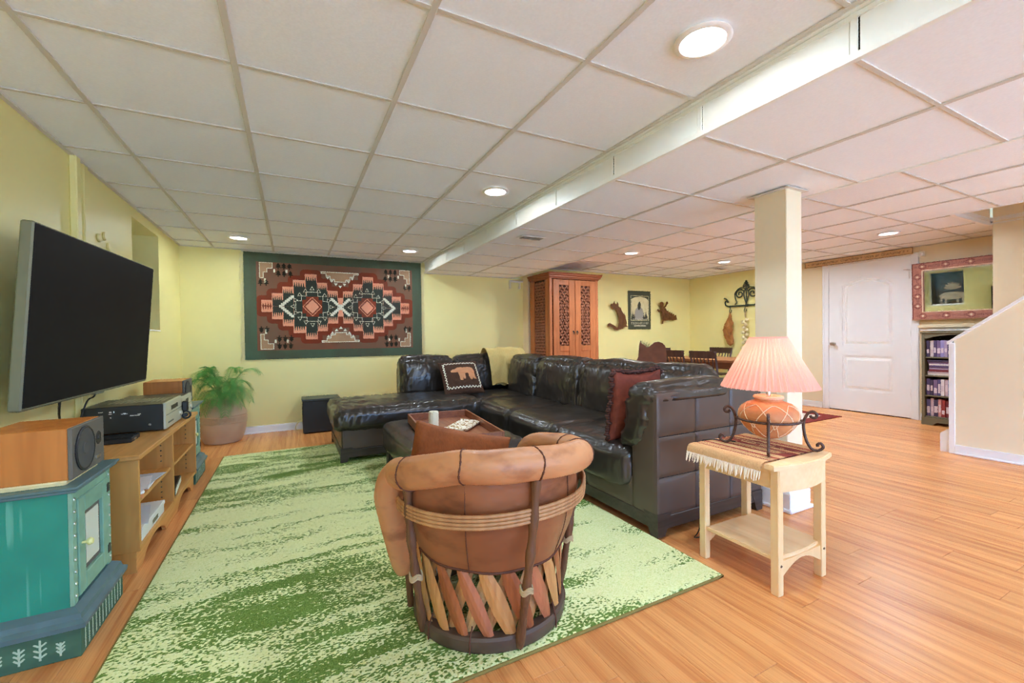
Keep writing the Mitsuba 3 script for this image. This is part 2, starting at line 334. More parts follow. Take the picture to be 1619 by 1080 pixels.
for k, (y, z) in enumerate(((3.70, 1.80), (3.79, 1.83), (3.86, 1.77))):
    add('wall_button', mv(lathe([(0, 0), (.027, 0), (.03, .006), (.022, .012), (.0, .014)], 20), (XL, y, z), ry=PI / 2, s=1.0), 'yellow_paint', None, 30, label=['nearest of three small painted buttons above the television', 'highest of three small painted buttons above the television', 'lowest of three small painted buttons above the television'][k], cat='wall button', group='three buttons on the yellow wall')

# ------------------------------------------------------------------ suspended ceilings
deck = unary_union([sbox(XL, YN, XR2, YB)]).difference(sbox(XST + .06, YN, XSW, YST))
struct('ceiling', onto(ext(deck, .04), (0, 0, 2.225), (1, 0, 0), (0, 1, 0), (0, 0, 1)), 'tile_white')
def cuts(lo, hi, first, step):
    k0 = math.floor((lo - first) / step) - 1
    c = [first + step * k for k in range(k0, k0 + 40)]
    return [lo] + [v for v in c if lo + .03 < v < hi - .03] + [hi]
def grid(xs, ys, z, holes=None, parent='ceiling', wob=True):
    for i in range(len(xs) - 1):
        for j in range(len(ys) - 1):
            q = sbox(xs[i], ys[j], xs[i + 1], ys[j + 1])
            if holes is not None and q.difference(holes).area < 1e-3: continue
            if holes is not None and q.intersection(holes).area > 1e-4:
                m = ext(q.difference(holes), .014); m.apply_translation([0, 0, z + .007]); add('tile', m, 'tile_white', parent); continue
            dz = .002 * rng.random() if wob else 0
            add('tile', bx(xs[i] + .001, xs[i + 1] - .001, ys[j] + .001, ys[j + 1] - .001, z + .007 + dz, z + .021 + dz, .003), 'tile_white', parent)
    w = .0115
    for x in xs[1:-1]:
        yy0 = ys[0] if holes is None or not holes.buffer(-.02).intersects(sbox(x - .01, ys[0], x + .01, ys[-1])) else YST
        add('grid_bar', bx(x - w, x + w, yy0, ys[-1], z, z + .007, .0015), 'grid_white', parent)
    for y in ys[1:-1]:
        x1 = xs[-1]
        m = bx(xs[0], x1, y - w * .8, y + w * .8, z + .0012, z + .007, .0012)
        if holes is not None and holes.buffer(-.02).intersects(sbox(xs[0], y - .01, x1, y + .01)):
            m = cat_([bx(xs[0], XST + .06, y - w * .8, y + w * .8, z + .0012, z + .007, .0012), bx(XSW, x1, y - w * .8, y + w * .8, z + .0012, z + .007, .0012)])
        add('grid_bar', m, 'grid_white', parent)
grid(cuts(XL, XS0, -1.4016, .61), cuts(YN, YB, 1.966, .61), ZC)
hole = sbox(XST + .06, YN, XSW, YST)
grid(cuts(XS1, XR2, 4.23, .61), cuts(YN, YD + .005, 1.36, .605), ZC, hole)
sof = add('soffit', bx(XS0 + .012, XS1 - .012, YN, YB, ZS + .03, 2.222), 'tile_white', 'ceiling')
ys = cuts(YN, YB, .75, .607)
grid([XS0 + .0, 2.345, XS1 - .0], ys, ZS, parent=sof, wob=False)
for x0, x1 in ((XS0 - .003, XS0 + .018), (XS1 - .018, XS1 + .003)): add('edge_trim', bx(x0, x1, YN, YB, ZS - .002, ZS + .006), 'fascia_white', sof)
for s, x in ((-1, XS0), (1, XS1)):
    add('fascia_shade_strip', bx(x - s * .0108, x - s * .0118, YN, YB, ZS + .004, ZC), 'gap_shade', sof)  # added dark strip that paints shade into the panel joints
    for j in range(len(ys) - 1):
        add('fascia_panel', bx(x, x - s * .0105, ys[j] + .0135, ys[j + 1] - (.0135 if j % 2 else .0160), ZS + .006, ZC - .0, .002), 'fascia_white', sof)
    for y in ys[1:-1]:
        add('joint_strip', bx(x + s * .003, x - s * .004, y - .011, y + .011, ZS + .004, ZC, .001), 'fascia_white', sof)
    add('edge_trim', bx(x + s * .004, x - s * .003, YN, YB, ZS - .002, ZS + .022, .001), 'fascia_white', sof)
    add('edge_trim', bx(x + s * .022, x - s * .003, YN, YB, ZC - .003, ZC + .006, .001), 'fascia_white', sof)
    add('edge_trim', bx(x + s * .005, x - s * .003, YN, YB, ZC - .024, ZC - .006, .001), 'fascia_white', sof)
for (a, b, c_, d) in ((XL, XL + .022, YN, YB), (XL, XS0, YB - .022, YB), (XS1, XR2, YD - .022, YD), (XR - .022, XR, 4.1, YD), (XR2 - .022, XR2, YN, 4.1)):
    add('wall_angle', bx(a, b, c_, d, ZC - .002, ZC + .006), 'grid_white', 'ceiling')
add('wall_angle', bx(XS0, XJ, YB - .02, YB, ZS - .002, ZS + .005), 'grid_white', 'ceiling')
add('opening_trim', cat_([bx(XST + .045, XST + .065, YN, YST + .02, ZC - .004, ZC + .03), bx(XST + .045, XSW, YST - .005, YST + .02, ZC - .004, ZC + .03)]), 'white_paint', 'ceiling')

# recessed lamps
DESCR = ['nearest to the camera, beside the bright fascia', 'second along the fascia, above the middle of the leather sofa', 'beside the fascia, above the right end of the wall rug', 'above the left end of the wall rug',
         'leftmost of those beyond the soffit', 'in front of the iron pot rack', 'in front of the white door', 'behind the camera', 'behind the camera on the left', 'behind the camera beyond the soffit', 'behind the camera at the far right']
for k, (x, y, tint, g) in enumerate(LIGHTS):
    t = thing('recessed_light', f'round white recessed ceiling light {DESCR[k]}', 'ceiling light', 'recessed ceiling lights')
    add('trim_ring', lathe([(.098, ZC + .002), (.1, ZC - .002), (.094, ZC - .007), (.080, ZC - .008), (.074, ZC - .003), (.074, ZC + .002)], 40, (x, y, 0)), 'white_paint', t, 40)
    disc = lathe([(.0, ZC - .0035), (.04, ZC - .0035), (.075, ZC - .002)], 40, (x, y, 0)); 
    if disc.face_normals[:, 2].mean() > 0: disc.invert()
    add('lens', disc, 'white_paint', t, emitter={'type': 'area', 'radiance': {'type': 'rgb', 'value': [LAMP * g * c for c in tint]}})
t = thing('added_stair_light', 'unseen light panel added to brighten the stairwell', 'ceiling light')
disc = bx(5.75, 6.0, -1.0, -.75, 3.585, 3.598, .003)
add('lens', disc, 'white_paint', t, emitter={'type': 'area', 'radiance': {'type': 'rgb', 'value': [ADDED_STAIR_LAMP * c for c in (.86, 1.0, 1.2)]}})

# vents
mat('vent_grey', srgb(160, 150, 135), 0.6)
def vent(x0, x1, y0, y1, z, label, n):
    t = thing('air_vent', label, 'vent')
    add('frame', cat_([bx(x0, x1, y0, y0 + .018, z - .008, z, .002), bx(x0, x1, y1 - .018, y1, z - .008, z, .002), bx(x0, x0 + .018, y0, y1, z - .008, z, .002), bx(x1 - .018, x1, y0, y1, z - .008, z, .002), bx((x0 + x1) / 2 - .006, (x0 + x1) / 2 + .006, y0, y1, z - .007, z, .002)]), 'white_paint', t)
    add('duct', bx(x0 + .005, x1 - .005, y0 + .005, y1 - .005, z - .001, z), 'gap_shade', t)
    for i in range(n):
        yy = y0 + .018 + (y1 - y0 - .036) * (i + .5) / n
        add('louver', mv(bx(x0 + .018 - (x0 + x1) / 2, x1 - .018 - (x0 + x1) / 2, -.0075, .0075, -.0008, .0008), ((x0 + x1) / 2, yy, z - .005), rx=.6), 'vent_grey', t)
vent(1.85, 2.10, 3.36, 3.49, ZS, 'metal air vent in the underside of the soffit', 7)
vent(6.1, 6.35, 4.6, 4.72, ZC, 'small air vent in the far ceiling above the dining table', 6)


# ------------------------------------------------------------------ soft shapes
def rbox(h, r, step, puff=0.0, fn=None):
    """a rounded, puffed box around the origin; h half extents; fn(P, N, U) -> displacement along the normal"""
    h = np.array(h, float); n = np.maximum(2, np.ceil(2 * h / step).astype(int)); pts = []; F = []; off = 0
    for ax in range(3):
        u, v = [(1, 2), (2, 0), (0, 1)][ax]
        for s in (-1, 1):
            a, b = np.meshgrid(np.linspace(-1, 1, n[u] + 1), np.linspace(-1, 1, n[v] + 1), indexing='ij')
            V = np.zeros(a.shape + (3,)); V[..., ax] = s; V[..., u] = a; V[..., v] = b
            g = grid_mesh(V)
            f = g.faces if s > 0 else g.faces[:, ::-1]
            pts.append(g.vertices); F.append(f + off); off += len(g.vertices)
    m = trimesh.Trimesh(np.vstack(pts), np.vstack(F), process=False); m.merge_vertices(digits_vertex=6)
    U = np.array(m.vertices); P = U * h; q = np.clip(P, -(h - r), h - r); d = P - q
    L = np.linalg.norm(d, axis=1, keepdims=True); N = d / np.maximum(L, 1e-9); P = q + N * r
    if puff:
        W = np.stack([(1 - U[:, 1] ** 2) * (1 - U[:, 2] ** 2), (1 - U[:, 0] ** 2) * (1 - U[:, 2] ** 2), (1 - U[:, 0] ** 2) * (1 - U[:, 1] ** 2)], 1)
        P = P + np.sign(U) * (np.abs(U) > .999) * np.clip(W, 0, 1) ** .6 * np.broadcast_to(puff, 3)
    if fn is not None: P = P + N * fn(P, N, U)[:, None]
    m.vertices = P; return m

def ridged(P, s, seed=0):
    return (np.abs(meshkit.noise(P * np.array(s), seed) - .5) * 2)

def leather_fn(amp, seed, along=0, tuft=None):
    """creases that run in from the seams, a little sag, buttons"""
    def fn(P, N, U):
        e = np.sort(np.abs(U), axis=1)[:, 1]                          # near 1 at an edge
        s = [7, 7, 7]; s[along] = 38
        cr = 1 - ridged(P + .06 * meshkit.noise(P * 6, seed)[:, None], s, seed)
        fine = 1 - ridged(P, [26, 26, 26], seed + 3)
        d = -amp * (cr ** 3) * (.16 + 1.0 * np.clip((e - .48) / .48, 0, 1)) - amp * .14 * fine ** 4 + amp * 1.2 * (meshkit.noise(P * 5, seed + 5) - .5)
        for t in tuft or ():
            d = d - t[3] * np.exp(-((P[:, 0] - t[0]) ** 2 + (P[:, 1] - t[1]) ** 2) / (2 * t[2] ** 2)) * (N[:, 2] > .5)
        return d
    return fn

def cushion(x0, x1, y0, y1, z0, z1, r=.05, puff=0.02, amp=.006, seed=0, along=0, step=.018, tuft=None):
    m = rbox([(x1 - x0) / 2, (y1 - y0) / 2, (z1 - z0) / 2], r, step, puff, leather_fn(amp, seed, along, tuft))
    m.apply_translation([(x0 + x1) / 2, (y0 + y1) / 2, (z0 + z1) / 2]); return m

# ------------------------------------------------------------------ area rug
def rug_col(p, n, uv):
    wob = fbm(p.x * 2.2, p.y * 2.2, 1.0, 2)
    streak = fbm(p.x * 2.6 + wob * .6, p.y * 15 + wob * 3.0, 2.0, 4)
    bands = fbm(p.x * .7 + 9, p.y * 3.4 + 4, 5.0, 2)
    grain = noise(p.x * 120, p.y * 190, 3.0)
    fine = noise(p.x * 260, p.y * 260, 8.0)
    t = smoothstep(.50, .60, streak * .62 + bands * .46 + (grain - .5) * .40 - .055)
    light = mix(srgb(232, 236, 178), srgb(206, 216, 138), fine * .8 + (grain - .5) * .5)
    dark = mix(srgb(124, 150, 74), srgb(82, 112, 44), fine)
    return light * (1 - t) + dark * t
mat('rug_pile', rug_col, 0.95, spec=0.1, bump=lambda p, n, uv: noise(p.x * 180, p.y * 180, 1.0) + .6 * noise(p.x * 60, p.y * 60, 4.0), bscale=.006, sheen=.3)
mat('rug_edge', srgb(128, 112, 54), 0.9)
RX0, RX1, RY0, RY1 = -.605, 1.755, 1.30, 4.895
rug = thing('area_rug', 'large green and cream mottled area rug on the wood floor', 'rug')
sh = sbox(RX0 + .008, RY0 + .008, RX1 - .008, RY1 - .008)
pile = rbox([(RX1 - RX0) / 2 - .008, (RY1 - RY0) / 2 - .008, .008], .006, .03); pile.apply_translation([(RX0 + RX1) / 2, (RY0 + RY1) / 2, .008])
add('pile', pile, 'rug_pile', rug, True)
edge = np.array([(RX0 + .006, RY0 + .006, .006), (RX1 - .006, RY0 + .006, .006), (RX1 - .006, RY1 - .006, .006), (RX0 + .006, RY1 - .006, .006)])
dense = np.vstack([np.linspace(edge[i], edge[(i + 1) % 4], 40, endpoint=False) for i in range(4)])
add('bound_edge', tube(dense, .006, 8, closed=True), 'rug_edge', rug, True)

# ------------------------------------------------------------------ leather sectional
def leath(p, n, uv):
    return mix((.017, .013, .011), (.036, .029, .025), fbm(p.x * 9, p.y * 9, p.z * 9, 3))
mat('black_leather', leath, 0.24, spec=0.85, bump=lambda p, n, uv: fbm(p.x * 60, p.y * 60, p.z * 60, 2), bscale=.0010)
mat('leather_panel', lambda p, n, uv: mix((.054, .035, .026), (.086, .060, .047), fbm(p.x * 6, p.y * 6, p.z * 6, 3)), 0.36, spec=0.7, bump=lambda p, n, uv: fbm(p.x * 90, p.y * 90, p.z * 90, 2), bscale=.0010)
mat('dark_wood', wood((.028, .020, .016), (.055, .040, .032), 0), 0.35)
mat('seam_dark', (.012, .010, .009), 0.6)
sofa = thing('sectional_sofa', 'large black leather corner sofa with a chaise end', 'sofa')
AX0, AX1, AY = 1.748, 2.655, 1.697
# arm: dark core and stitched leather panels on the outer side and the front
add('arm', bx(AX0 + .006, AX1 - .006, AY + .008, AY + .19, .124, .792, .012), 'seam_dark', sofa)
xs, zs = [AX0, 2.052, 2.352, AX1], [.124, .338, .563, .80]
for i in range(3):
    for j in range(3):
        m = rbox([(xs[i + 1] - xs[i]) / 2 - .0015, .010, (zs[j + 1] - zs[j]) / 2 - .0015], .006, .03, puff=(0, .003, 0))
        m.apply_translation([(xs[i] + xs[i + 1]) / 2, AY + .010, (zs[j] + zs[j + 1]) / 2]); add('leather_panel', m, 'leather_panel', sofa, True)
m = rbox([.012, .097, (.80 - .124) / 2], .010, .03, puff=(.005, 0, 0)); m.apply_translation([AX0 + .010, AY + .098, .462]); add('arm_front', m, 'leather_panel', sofa, True)
m = rbox([(AX1 - AX0) / 2, .095, .014], .012, .03, puff=(0, 0, .006)); m.apply_translation([(AX0 + AX1) / 2, AY + .098, .795]); add('arm_top', m, 'leather_panel', sofa, True)
# soft pad folded over the arm
pad = rbox([.37, .105, .20], .07, .014, puff=(.0, .03, .015), fn=leather_fn(.013, 21, 2)); pad.apply_translation([0, 0, 0])
V = np.array(pad.vertices); V[:, 1] += .10 * np.clip(-V[:, 2] / .2, 0, 1) ** 1.5 - .03 * (V[:, 2] > .1); V[:, 0] -= .10 * np.clip(-V[:, 2] / .2, 0, 1) * (V[:, 0] < -.2) * 0
pad.vertices = V; pad.apply_translation([2.085, 1.845, .655]); add('arm_pad', pad, 'black_leather', sofa, True)
# back frames
add('back_frame', cushion(2.555, AX1, AY + .19, 5.20, .124, .775, .02, 0.0, .002, 3, 1, .04), 'leather_panel', sofa, True)
add('back_frame', cushion(1.10, AX1 - .1, 5.07, 5.20, .124, .775, .02, 0.0, .002, 4, 0, .04), 'leather_panel', sofa, True)
# base under the seats with seams
add('base', bx(AX0 + .02, 2.56, AY + .19, 5.07, .124, .30, .01), 'seam_dark', sofa)
for a, b in ((1.89, 2.33), (2.33, 3.05), (3.05, 3.80), (3.80, 4.10)):
    m = rbox([.012, (b - a) / 2 - .0015, .088], .007, .03, puff=(.003, 0, 0)); m.apply_translation([AX0 + .012, (a + b) / 2, .213]); add('leather_panel', m, 'leather_panel', sofa, True)
add('chaise_base', bx(.375, 1.76, 4.085, 5.07, .118, .318, .012), 'leather_panel', sofa)
# wood rails and feet
def rail(x0, x1, y0, y1, z0=.052, z1=.126): return bx(x0, x1, y0, y1, z0, z1, .004)
for q in ((AX0, AX1, AY, AY + .03), (AX0, AX0 + .03, AY, 4.1), (.368, AX0, 4.078, 4.108), (.368, .398, 4.078, 5.07), (2.63, AX1, AY, 5.2)): add('rail', rail(*q), 'dark_wood', sofa)
def foot(cx, cy, sx, sy, z1=.126):
    a = .10
    P = []
    for z, t in ((0, .055), (z1, .105)):
        for u in (0, 1):
            for v in (0, 1): P.append((cx + sx * (t if u else 0), cy + sy * (t if v else 0), z))
    return trimesh.convex.convex_hull(np.array(P))
for q in ((AX0 - .002, AY - .002, 1, 1), (AX1 + .002, AY - .002, -1, 1), (.366, 4.076, 1, 1), (.366, 5.07, 1, -1), (AX1, 5.2, -1, -1)): 
    add('foot', mv(foot(*q), (0, 0, .0165 if q[0] < 1.8 and q[1] < 4.9 else 0)), 'dark_wood', sofa)
# seat cushions
def tf(w, l): return [(-w * .15, -l * .2, .022, .012), (-w * .15, l * .2, .022, .012), (w * .2, -l * .2, .022, .012), (w * .2, l * .2, .022, .012), (w * .05, 0, .09, .010)]
for k, (a, b) in enumerate(((1.895, 2.672), (2.672, 3.44), (3.44, 4.20))):
    m = rbox([.385, (b - a) / 2 - .001, .105], .062, .015, puff=(.02, 0, .012), fn=leather_fn(.007, 30 + k, 1, tf(.77, b - a)))
    V = np.array(m.vertices); fr = np.clip((-V[:, 0] - .26) / .13, 0, 1); V[:, 2] -= .055 * fr ** 2 * (V[:, 2] < 0) + .012 * fr
    m.vertices = V; m.apply_translation([2.092, (a + b) / 2, .362]); add('seat_cushion', m, 'black_leather', sofa, True)
m = rbox([.36, .33, .105], .05, .018, puff=(0, 0, .015), fn=leather_fn(.006, 41, 0)); m.apply_translation([2.12, 4.53, .366]); add('seat_cushion', m, 'black_leather', sofa, True)
ch = rbox([.722, .475, .105], .068, .015, puff=(.012, .022, .016), fn=leather_fn(.013, 44, 0, [(-.45, -.15, .05, .012), (-.45, .2, .05, .012), (-.05, -.15, .05, .012), (-.05, .2, .05, .012), (.35, -.15, .05, .012)]))
ch.apply_translation([1.035, 4.50, .392]); add('chaise_cushion', ch, 'black_leather', sofa, True)
# back cushions
for k, (a, b) in enumerate(((1.92, 2.44), (2.44, 3.235), (3.235, 4.045), (4.045, 4.72))):
    m = rbox([.115, (b - a) / 2 - .002, .245], .075, .014, puff=(.05, .004, .022), fn=leather_fn(.019, 50 + k, 1))
    V = np.array(m.vertices); V[:, 0] += .10 * V[:, 2] - .03; m.vertices = V
    m.apply_translation([2.50, (a + b) / 2, .655]); add('back_cushion', m, 'black_leather', sofa, True)
for k, (a, b) in enumerate(((1.075, 1.735), (1.735, 2.40))):
    m = rbox([(b - a) / 2 - .002, .115, .225], .075, .014, puff=(.004, .05, .02), fn=leather_fn(.019, 60 + k, 0))
    V = np.array(m.vertices); V[:, 1] += .10 * V[:, 2]; m.vertices = V
    m.apply_translation([(a + b) / 2, 4.97, .676]); add('back_cushion', m, 'black_leather', sofa, True)

# ------------------------------------------------------------------ ottoman
ott = thing('ottoman', 'black leather ottoman used as a coffee table in front of the sofa', 'ottoman')
m = rbox([.395, .595, .125], .06, .016, puff=(.018, .018, .01), fn=leather_fn(.006, 71, 0, [(-.13, -.3, .03, .008), (.13, -.3, .03, .008), (-.13, .3, .03, .008), (.13, .3, .03, .008)]))
m.apply_translation([1.068, 3.165, .293]); add('cushion', m, 'black_leather', ott, True)
for s in (-1, 1):
    for t in (-1, 1): add('leg', bx(1.068 + s * .37, 1.068 + s * .30, 3.165 + t * .57, 3.165 + t * .49, .0165, .20, .004), 'dark_wood', ott)

# ------------------------------------------------------------------ throw, cushions on the sofa
mat('throw_knit', lambda p, n, uv: mix(srgb(214, 192, 128), srgb(188, 164, 100), noise(p.x * 300, p.y * 300, p.z * 300)), 0.95, spec=0.1, sheen=.5)
def throw_mesh():
    path = smoothed([(4.60, .530), (4.685, .525), (4.715, .58), (4.735, .72), (4.80, .87), (4.92, .955), (5.08, .955), (5.19, .86), (5.225, .62)], 10)
    s = np.linspace(0, 1, len(path)); us = np.linspace(0, 1, 60); V = np.zeros((60, len(path), 3))
    for i, u in enumerate(us):
        wid = .50 + .06 * (1 - s); x0 = 2.125 + .10 * s - .03 * np.sin(s * 3)
        fold = np.sin(u * 17 + s * 2.2) * .014 + np.sin(u * 31 + 1.3 + s * 3) * .007 + np.sin(u * 8 - s * 4) * .010
        V[i, :, 0] = x0 + u * wid + .01 * np.sin(s * 9 + u * 5)
        d = np.gradient(path, axis=0); d /= np.linalg.norm(d, axis=1, keepdims=True); nrm = np.stack([-d[:, 1], d[:, 0]], 1)
        off = .012 + fold * (1.0 - .6 * (s > .5)) + .004
        V[i, :, 1] = path[:, 0] + nrm[:, 0] * np.maximum(off, .004); V[i, :, 2] = path[:, 1] + nrm[:, 1] * np.maximum(off, .004) + .02 * np.sin(u * 6) * (s < .1)
    top = grid_mesh(V); V2 = V.copy(); V2[..., 1] += .006; V2[..., 2] -= .004
    bot = grid_mesh(V2); bot.invert(); return cat_([top, bot])
thr = thing('throw_blanket', 'cream yellow knitted throw hanging over the corner of the sofa back', 'throw blanket')
add('cloth', throw_mesh(), 'throw_knit', thr, True)

def pillow_pts(w, h, t, n=36, sag=.0, seed=0):
    """front and back sheets of a square cushion, local x across, y up, z to the front"""
    a = np.linspace(-1, 1, n); A, B = np.meshgrid(a, a, indexing='ij')
    pin = 1 - .07 * (1 - np.abs(A)) * 0; bulge = (np.clip(1 - A ** 2, 0, 1) * np.clip(1 - B ** 2, 0, 1)) ** .42
    X = A * w / 2 * (1 - .06 * (1 - B ** 2) * np.abs(A) ** 2); Y = B * h / 2 * (1 - .06 * (1 - A ** 2) * np.abs(B) ** 2) - sag * (1 - A ** 2) * np.clip(B, 0, 1)
    wr = (1 - ridged(np.stack([X, Y, X * 0], -1), [16, 30, 1], seed)) ** 3 * .006
    return X, Y, bulge * t / 2 - wr * bulge
def pillow_mesh(w, h, t, n=36, sag=0, seed=0):
    X, Y, Zz = pillow_pts(w, h, t, n, sag, seed)
    f = grid_mesh(np.stack([X, Y, Zz], -1)); b = grid_mesh(np.stack([X, Y, -Zz], -1)); b.invert()
    m = cat_([f, b]); m.merge_vertices(); return m
def frame_of(o, u, v):
    u = np.array(u, float); u /= np.linalg.norm(u); v = np.array(v, float); v -= u * (u @ v); v /= np.linalg.norm(v)
    return o, u, v, np.cross(u, v)
def on_pillow(poly, fr, w, h, t, sag=0, seed=0, lift=.0025, step=.008):
    """an applique: the polygon (metres on the cushion's face) cut fine and laid on the front sheet"""
    from scipy.interpolate import RegularGridInterpolator
    n = 36; X, Y, Zz = pillow_pts(w, h, t, n, sag, seed); a = np.linspace(-1, 1, n)
    it = RegularGridInterpolator((a, a), Zz, bounds_error=False, fill_value=0)
    ms = []
    for g in (poly.geoms if hasattr(poly, 'geoms') else [poly]):
        m = trimesh.creation.extrude_polygon(g, .001); v, f = trimesh.remesh.subdivide_to_size(m.vertices, m.faces, step, max_iter=12); ms.append(trimesh.Trimesh(v, f, process=False))
    m = cat_(ms); V = np.array(m.vertices); V[:, 2] += it(np.stack([V[:, 0] / (w / 2), V[:, 1] / (h / 2)], -1)) + lift; m.vertices = V
    return onto(m, *fr)
mat('pillow_brown', lambda p, n, uv: mix(srgb(92, 66, 52), srgb(66, 46, 36), noise(p.x * 240, p.y * 240, p.z * 240)), 0.9, spec=.15)
mat('applique_tan', srgb(208, 146, 104), 0.85); mat('rickrack', srgb(232, 226, 206), 0.8)
bp = thing('bear_pillow', 'brown cushion with a tan bear and white zigzag border', 'cushion')
fr = frame_of((1.69, 4.555, .665), (1, -.03, .015), (-.09, .62, .80)); W_, H_, T_ = .47, .44, .13
body = pillow_mesh(W_, H_, T_, seed=5); add('cover', onto(body, *fr), 'pillow_brown', bp, True)
bear = Polygon([(-.155, .045), (-.15, .02), (-.10, .015), (-.075, .02), (-.07, -.03), (-.065, -.085), (-.035, -.09), (-.025, -.05), (-.02, -.075), (.0, -.07), (.005, .0), (.04, .0), (.045, -.06), (.06, -.085), (.085, -.08), (.085, -.05), (.10, -.08), (.13, -.075), (.115, -.04), (.12, .03), (.105, .075), (.06, .085), (.0, .08), (-.03, .085), (-.07, .085), (-.10, .065), (-.125, .06)])
add('bear', on_pillow(affinity.translate(bear, .03, .02), fr, W_, H_, T_, seed=5), 'applique_tan', bp)
def zig(p, q, n, amp):
    p, q = np.array(p), np.array(q); d = (q - p) / n; nn = np.array([-d[1], d[0]]) / np.linalg.norm(d)
    return LineString([p + d * i * .5 + nn * amp * (1 if i % 2 else -1) for i in range(2 * n + 1)]).buffer(.0045, join_style=2)
zz = unary_union([zig((-.185, .165), (.185, .165), 10, .008), zig((-.185, -.15), (.185, -.15), 10, .011), zig((-.19, .16), (-.19, -.15), 9, .008), zig((.19, .16), (.19, -.15), 9, .008)])
add('zigzag_border', on_pillow(zz, fr, W_, H_, T_, seed=5), 'rickrack', bp)
mat('pillow_rust', lambda p, n, uv: mix(srgb(132, 62, 44), srgb(98, 42, 32), fbm(p.x * 30, p.y * 30, p.z * 30, 3)), 0.8, sheen=.4)
mat('corduroy', lambda p, n, uv: mix(srgb(84, 46, 36), srgb(54, 28, 24), smoothstep(.2, .8, dr.sin(p.z * 420) * .5 + .5)), 0.85, sheen=.4)
rp = thing('rust_pillow', 'rust red velvet cushion with gathered trim propped against the sofa arm', 'cushion')
fr = frame_of((1.955, 2.085, .688), (1, .05, 0), (0.04, -.10, 1)); W_, H_, T_ = .43, .46, .15
add('cover', onto(pillow_mesh(W_, H_, T_, sag=.03, seed=9), *fr), 'pillow_rust', rp, True)
t = np.linspace(0, 2 * PI, 160)[:-1]; sq = np.stack([np.clip(1.32 * np.cos(t), -1, 1) * W_ / 2, np.clip(1.32 * np.sin(t), -1, 1) * H_ / 2, 0 * t], -1)
sq[:, 1] -= .03 * (1 - (sq[:, 0] / (W_ / 2)) ** 2) * (sq[:, 1] > 0)
sq[:, 2] = np.array([rng.uniform(-.016, .016) for _ in t]); sq[:, :2] *= 1 + .02 * np.sin(t * 60)[:, None]
add('gathered_trim', onto(tube(sq, .013 + .004 * np.sin(t * 47), 7, closed=True), *fr), 'corduroy', rp, True)

# ------------------------------------------------------------------ equipale barrel chair
RUGZ = .0165
mat('hide_leather', lambda p, n, uv: mix(mix(srgb(158, 98, 60), srgb(120, 68, 42), fbm(p.x * 5, p.y * 5, p.z * 5, 4)), srgb(96, 54, 34), smoothstep(.50, .80, fbm(p.x * 9 + 5, p.y * 9, p.z * 14, 5)) * .75), 0.42, spec=.5, bump=lambda p, n, uv: fbm(p.x * 50, p.y * 50, p.z * 50, 3), bscale=.003)
mat('hide_rim', lambda p, n, uv: mix(mix(srgb(206, 146, 98), srgb(170, 110, 70), fbm(p.x * 6, p.y * 6, p.z * 6, 4)), srgb(140, 84, 56), smoothstep(.50, .82, fbm(p.x * 11 + 2, p.y * 11, p.z * 16, 5)) * .7), 0.42, spec=.5, bump=lambda p, n, uv: fbm(p.x * 40, p.y * 40, p.z * 40, 3), bscale=.003)
mat('stitch', srgb(86, 46, 26), 0.7); mat('wicker', wood(srgb(188, 140, 92), srgb(140, 94, 60), 2), .5); mat('twine', srgb(176, 152, 112), .9)
mat('post_wood', wood(srgb(118, 78, 48), srgb(70, 42, 26), 2, 2.0), .55)
for k, (a, b) in enumerate((((206, 152, 92), (160, 98, 50)), ((168, 96, 52), (118, 60, 32)), ((184, 112, 74), (140, 76, 46)), ((214, 168, 110), (176, 120, 66)))):
    mat(f'slat_wood_{k}', wood(srgb(*a), srgb(*b), 2, 1.5), .45)
mat('ring_leather', lambda p, n, uv: mix(srgb(62, 46, 38), srgb(92, 72, 58), fbm(p.x * 20, p.y * 20, p.z * 20, 3)), .45)
ec = thing('barrel_chair', 'round barrel armchair of brown leather on a lattice of cedar slats', 'armchair')
CTR = np.array([.705, 1.59])
def rimz(d):
    return np.interp(d, [172, 185, 205, 230, 275, 300, 325, 360, 398], [.615, .63, .665, .703, .70, .685, .66, .63, .60])
def rc(d, r, z, c=CTR): return np.array([c[0] + r * math.cos(math.radians(d)), c[1] + r * math.sin(math.radians(d)), z])
R0 = .362
rim = [rc(d, R0, rimz(d)) for d in np.arange(178, 391, 3)]
lend = [(.0, 0, 0), (.392, 1.712, .185), (.372, 1.70, .25), (.338, 1.675, .40), (.318, 1.65, .52), (.322, 1.622, .59)]
rend = [(1.015, 1.80, .585), (1.005, 1.83, .53), (.995, 1.84, .45)]
path = smoothed(np.vstack([lend[1:], rim[::3], rend]), 8)
k = len(path); rr = np.full(k, .056) * (1 + .03 * np.sin(np.arange(k) * .13)); rr[:26] = .030 + .026 * np.linspace(0, 1, 26) ** .6; rr[:3] = (.010, .022, .029)
rm = tube(path, rr, 22); V = np.array(rm.vertices); V += .004 * (meshkit.noise(V * 9, 3)[:, None] - .5); rm.vertices = V
add('rim_roll', rm, 'hide_rim', ec, True)
def torus_at(i, r, t):
    P, d = path[i], path[min(i + 1, k - 1)] - path[i - 1]; d /= np.linalg.norm(d); a = np.cross(d, [0, 0, 1]); a /= np.linalg.norm(a); b = np.cross(a, d)
    th = np.linspace(0, 2 * PI, 44)[:-1]
    return tube(P + r * (np.cos(th)[:, None] * a + np.sin(th)[:, None] * b) + d * (np.sin(th * 3) * .004)[:, None], t * (1 + .35 * np.sin(th * 15)), 6, closed=True)
angs = np.degrees(np.arctan2(path[:, 1] - CTR[1], path[:, 0] - CTR[0])) % 360
for d in (197, 233, 271, 322, 352):
    i = int(np.argmin(np.abs(angs - d) + (np.arange(k) < 14) * 500)); add('rim_seam', torus_at(i, rr[i] + .0005, .0028), 'stitch', ec, True)
